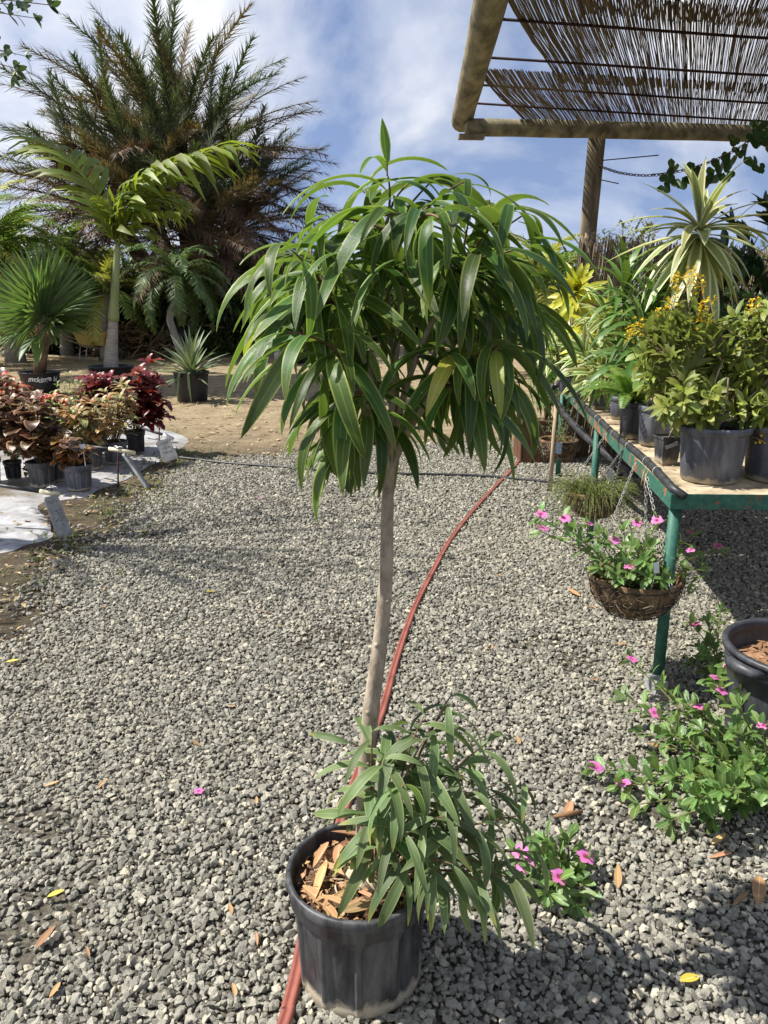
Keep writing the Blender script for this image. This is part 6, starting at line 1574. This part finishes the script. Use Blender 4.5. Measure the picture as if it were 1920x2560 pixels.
# ================================================================== FAR HEDGE AND TREES
M['far_leaf'] = leaf_mat('far_leaf', (0.085, 0.125, 0.04), rough=.5, trans=.3, var=.5, hue=.03)
M['far_leaf_grey'] = leaf_mat('far_leaf_grey', (0.15, 0.165, 0.11), rough=.55, trans=.3, var=.4, hue=.02)
def crown_mesh(c, rx, ry, rz, n, size, rnd, lobes=16):
    mb = MB(); lob = [Vector((rnd.uniform(-.65, .65), rnd.uniform(-.65, .65), rnd.uniform(-.85, .65))) for _ in range(lobes)]
    for k in range(n):
        l_ = rnd.choice(lob); d = Vector((rnd.gauss(0, 1), rnd.gauss(0, 1), rnd.gauss(0, 1))).normalized(); q = l_ + d * .42 * rnd.random() ** .35; p = c + Vector((q.x * rx, q.y * ry, q.z * rz))
        mb.merge(leaf_raw(size * rnd.uniform(.6, 1.4), size * .42, 'oval', 2, 0, -25, .2, rnd=rnd), frame(p, d + Vector((rnd.gauss(0, .6), rnd.gauss(0, .6), rnd.gauss(0, .4))), Vector((0, 0, 1))))
    return mb
def far_tree(nm, label, x, y, top, rx, rz, n, size, mat, seed, grp='shrubs and trees along the back'):
    rnd = random.Random(seed); t = thing(nm, label, 'tree', (x, y, 0), grp); cz = top - rz
    mb = MB(); mb.tube([Vector((x, y, -.05)), Vector((x + .1, y, cz * .5)), Vector((x, y, cz))], [.16, .12, .08], 8)
    for k in range(6): mb.tube(bez(Vector((x, y, cz * .6)), Vector((x + rnd.uniform(-.4, .4) * rx, y, cz)), Vector((x + rnd.uniform(-.7, .7) * rx, y + rnd.uniform(-.5, .5) * rx, cz + rnd.uniform(-.2, .6) * rz)), 5), [.06, .05, .04, .03, .02], 5)
    part(mb, 'trunk', M['palm_bark'], t); part(crown_mesh(Vector((x, y, cz)), rx, rx * .8, rz, n, size, rnd), 'crown', M[mat], t, kind='stuff')
for i, (u, y, top, rx, rz, mat, lab) in enumerate([(-150, 30, 4.6, 3.2, 2.2, 'far_leaf', 'dense green tree at the far end behind the pale trunk palm'), (120, 31, 4.0, 3.0, 2.0, 'far_leaf', 'rounded green tree between the arching palms in the back'), (330, 32, 3.6, 3.0, 1.9, 'far_leaf', 'low dark tree filling the gap behind the date palm trunks'), (560, 31, 3.7, 3.0, 1.9, 'far_leaf', 'low dark tree behind the soil bank and drum'), (720, 32, 3.5, 2.8, 1.8, 'far_leaf', 'leafy green tree behind the bank on the crown side'), (880, 34, 3.4, 3.0, 1.8, 'far_leaf_grey', 'greyish tree in the distance behind the tree trunk'), (1050, 34, 3.3, 3.0, 1.7, 'far_leaf', 'round far tree behind the lone arching palm'), (1230, 33, 3.4, 3.0, 1.8, 'far_leaf', 'far tree behind the yellowish palms'), (1400, 30, 3.2, 2.6, 1.7, 'far_leaf', 'far tree hidden by the reed fence edge'), (1540, 16, 3.1, .8, .9, 'far_leaf_grey', 'feathery grey tree rising above the reed fence beside the post'), (1650, 13, 2.55, 1.3, .8, 'far_leaf', 'dark leafy shrub peeking over the reed fence top'), (1800, 14, 2.6, 1.6, .9, 'far_leaf', 'second shrub peeking over the reed fence behind the dracaena')]):
    far_tree('far_tree', lab, P(u, 750, y).x, y, top, rx, rz, 7000 if y > 20 else 2000, .30 if y > 20 else .12, mat, 600 + i)
rr = random.Random(640)
for i, (u, y, top, rx, rz, mat, lab) in enumerate([(470, 24.0, 2.3, 1.8, 1.3, 'far_leaf', 'dark undergrowth shrub at the foot of the date palm'), (330, 24.5, 2.5, 1.7, 1.4, 'far_leaf', 'dark undergrowth shrub behind the brush pile'), (200, 24.5, 2.2, 1.7, 1.2, 'far_leaf', 'leafy shrub behind the wheelbarrow'), (60, 24.0, 2.2, 1.7, 1.2, 'far_leaf_grey', 'greyish shrub behind the pale trunk palm'), (580, 25.0, 2.4, 1.7, 1.3, 'far_leaf', 'dark undergrowth shrub behind the young arching palm'), (700, 26.5, 2.3, 1.8, 1.3, 'far_leaf', 'green shrub behind the soil bank end')]):
    far_tree('undergrowth_shrub', lab, P(u, 750, y).x, y, top, rx, rz, 4500, .22, mat, 650 + i)
# yellow vine tendril on the fence
rr = random.Random(541); t = thing('fence_vine', 'yellow green vine tendril climbing over the reed fence top', 'vine', P(1560, 640, 8.4))
vp = smoothline([P(1540, 640, 8.5), P(1575, 615, 8.5), P(1600, 590, 8.5), P(1620, 570, 8.5), P(1635, 558, 8.5)], 12); stem(t, vp, .004, .002)
M['yvine'] = leaf_mat('yellow_vine_leaf', (.3, .32, .06), trans=.35, var=.2)
yv = leaf_set('vine_leaf', M['yvine'], 3, 542, (1, 1), (.8, 1), 'heart', 4, (0, 10), (-40, -10), (.1, .3))
for k in range(14):
    p, d = along(vp, k / 14); put('leaf', rr.choice(yv), t, frame(p, Vector((rr.gauss(0, 1), -.5, rr.gauss(0, .6))), Vector((0, -.5, 1)), rr.uniform(.05, .085)))

for i, (x, y, top) in enumerate([(-21, 33, 5.0), (-27, 30, 5.5), (-33, 26, 5.0), (15, 27, 4.6), (21, 25, 5.0), (27, 22, 5.2)]):
    far_tree('far_tree', 'rounded green tree far off beyond the yard', x, y, top, 3.6, top * .5, 4000, .36, 'far_leaf', 680 + i, 'trees far beyond the yard')
far_tree('tall_tree', 'tall broad tree left of the yard shading the bare soil', -11.4, 15.9, 13.2, 2.7, 2.4, 6000, .34, 'far_leaf', 699)
# ================================================================== OVERHANGING TREE ON THE LEFT
rr = random.Random(551); base = Vector((-5.0, 5.2, 0))
t = thing('shade_tree', 'dark leaved tree whose twigs hang into view above the yard', 'tree', base); M['shade_leaf'] = leaf_mat('shade_leaf', (.05, .085, .03), trans=.35, var=.3)
palm_trunk(t, smoothline([base, base + Vector((.1, 0, 1.5)), base + Vector((.4, -.1, 3.0))], 8), [.16, .14, .13, .12, .11, .10, .10, .09], 'palm_bark', 12, .06, rnd=rr)
shset = leaf_set('shade_leaf', M['shade_leaf'], 5, 552, (.9, 1.1), (.42, .52), 'oval', 4, (0, 15), (-40, -10), (.1, .3), .08); lst = []; hub = base + Vector((.4, -.1, 2.9))
tipsT = [P(120, 12, 4.3), P(85, 45, 5.6), P(55, 15, 4.8), P(62, 140, 5.9), P(35, 170, 4.5), P(28, 195, 5.2), P(10, 130, 5.5), P(20, 35, 6.1)]
tipsT += [Vector((rr.uniform(-5.6, -3.0), rr.uniform(3.7, 6.4), rr.uniform(3.2, 4.3))) for _ in range(26)]
mb = MB()
for q in tipsT:
    s = bez(hub, hub.lerp(q, .5) + Vector((0, 0, .35)), q, 12); mb.tube(s, [lerp(.022, .002, (i / 11) ** .5) for i in range(12)], 6); lst += sprig(s, shset, 11, .06, .095, rr, .55, True, 60, 4)
part(mb, 'branches', M['twig'], t); emit(t, lst)
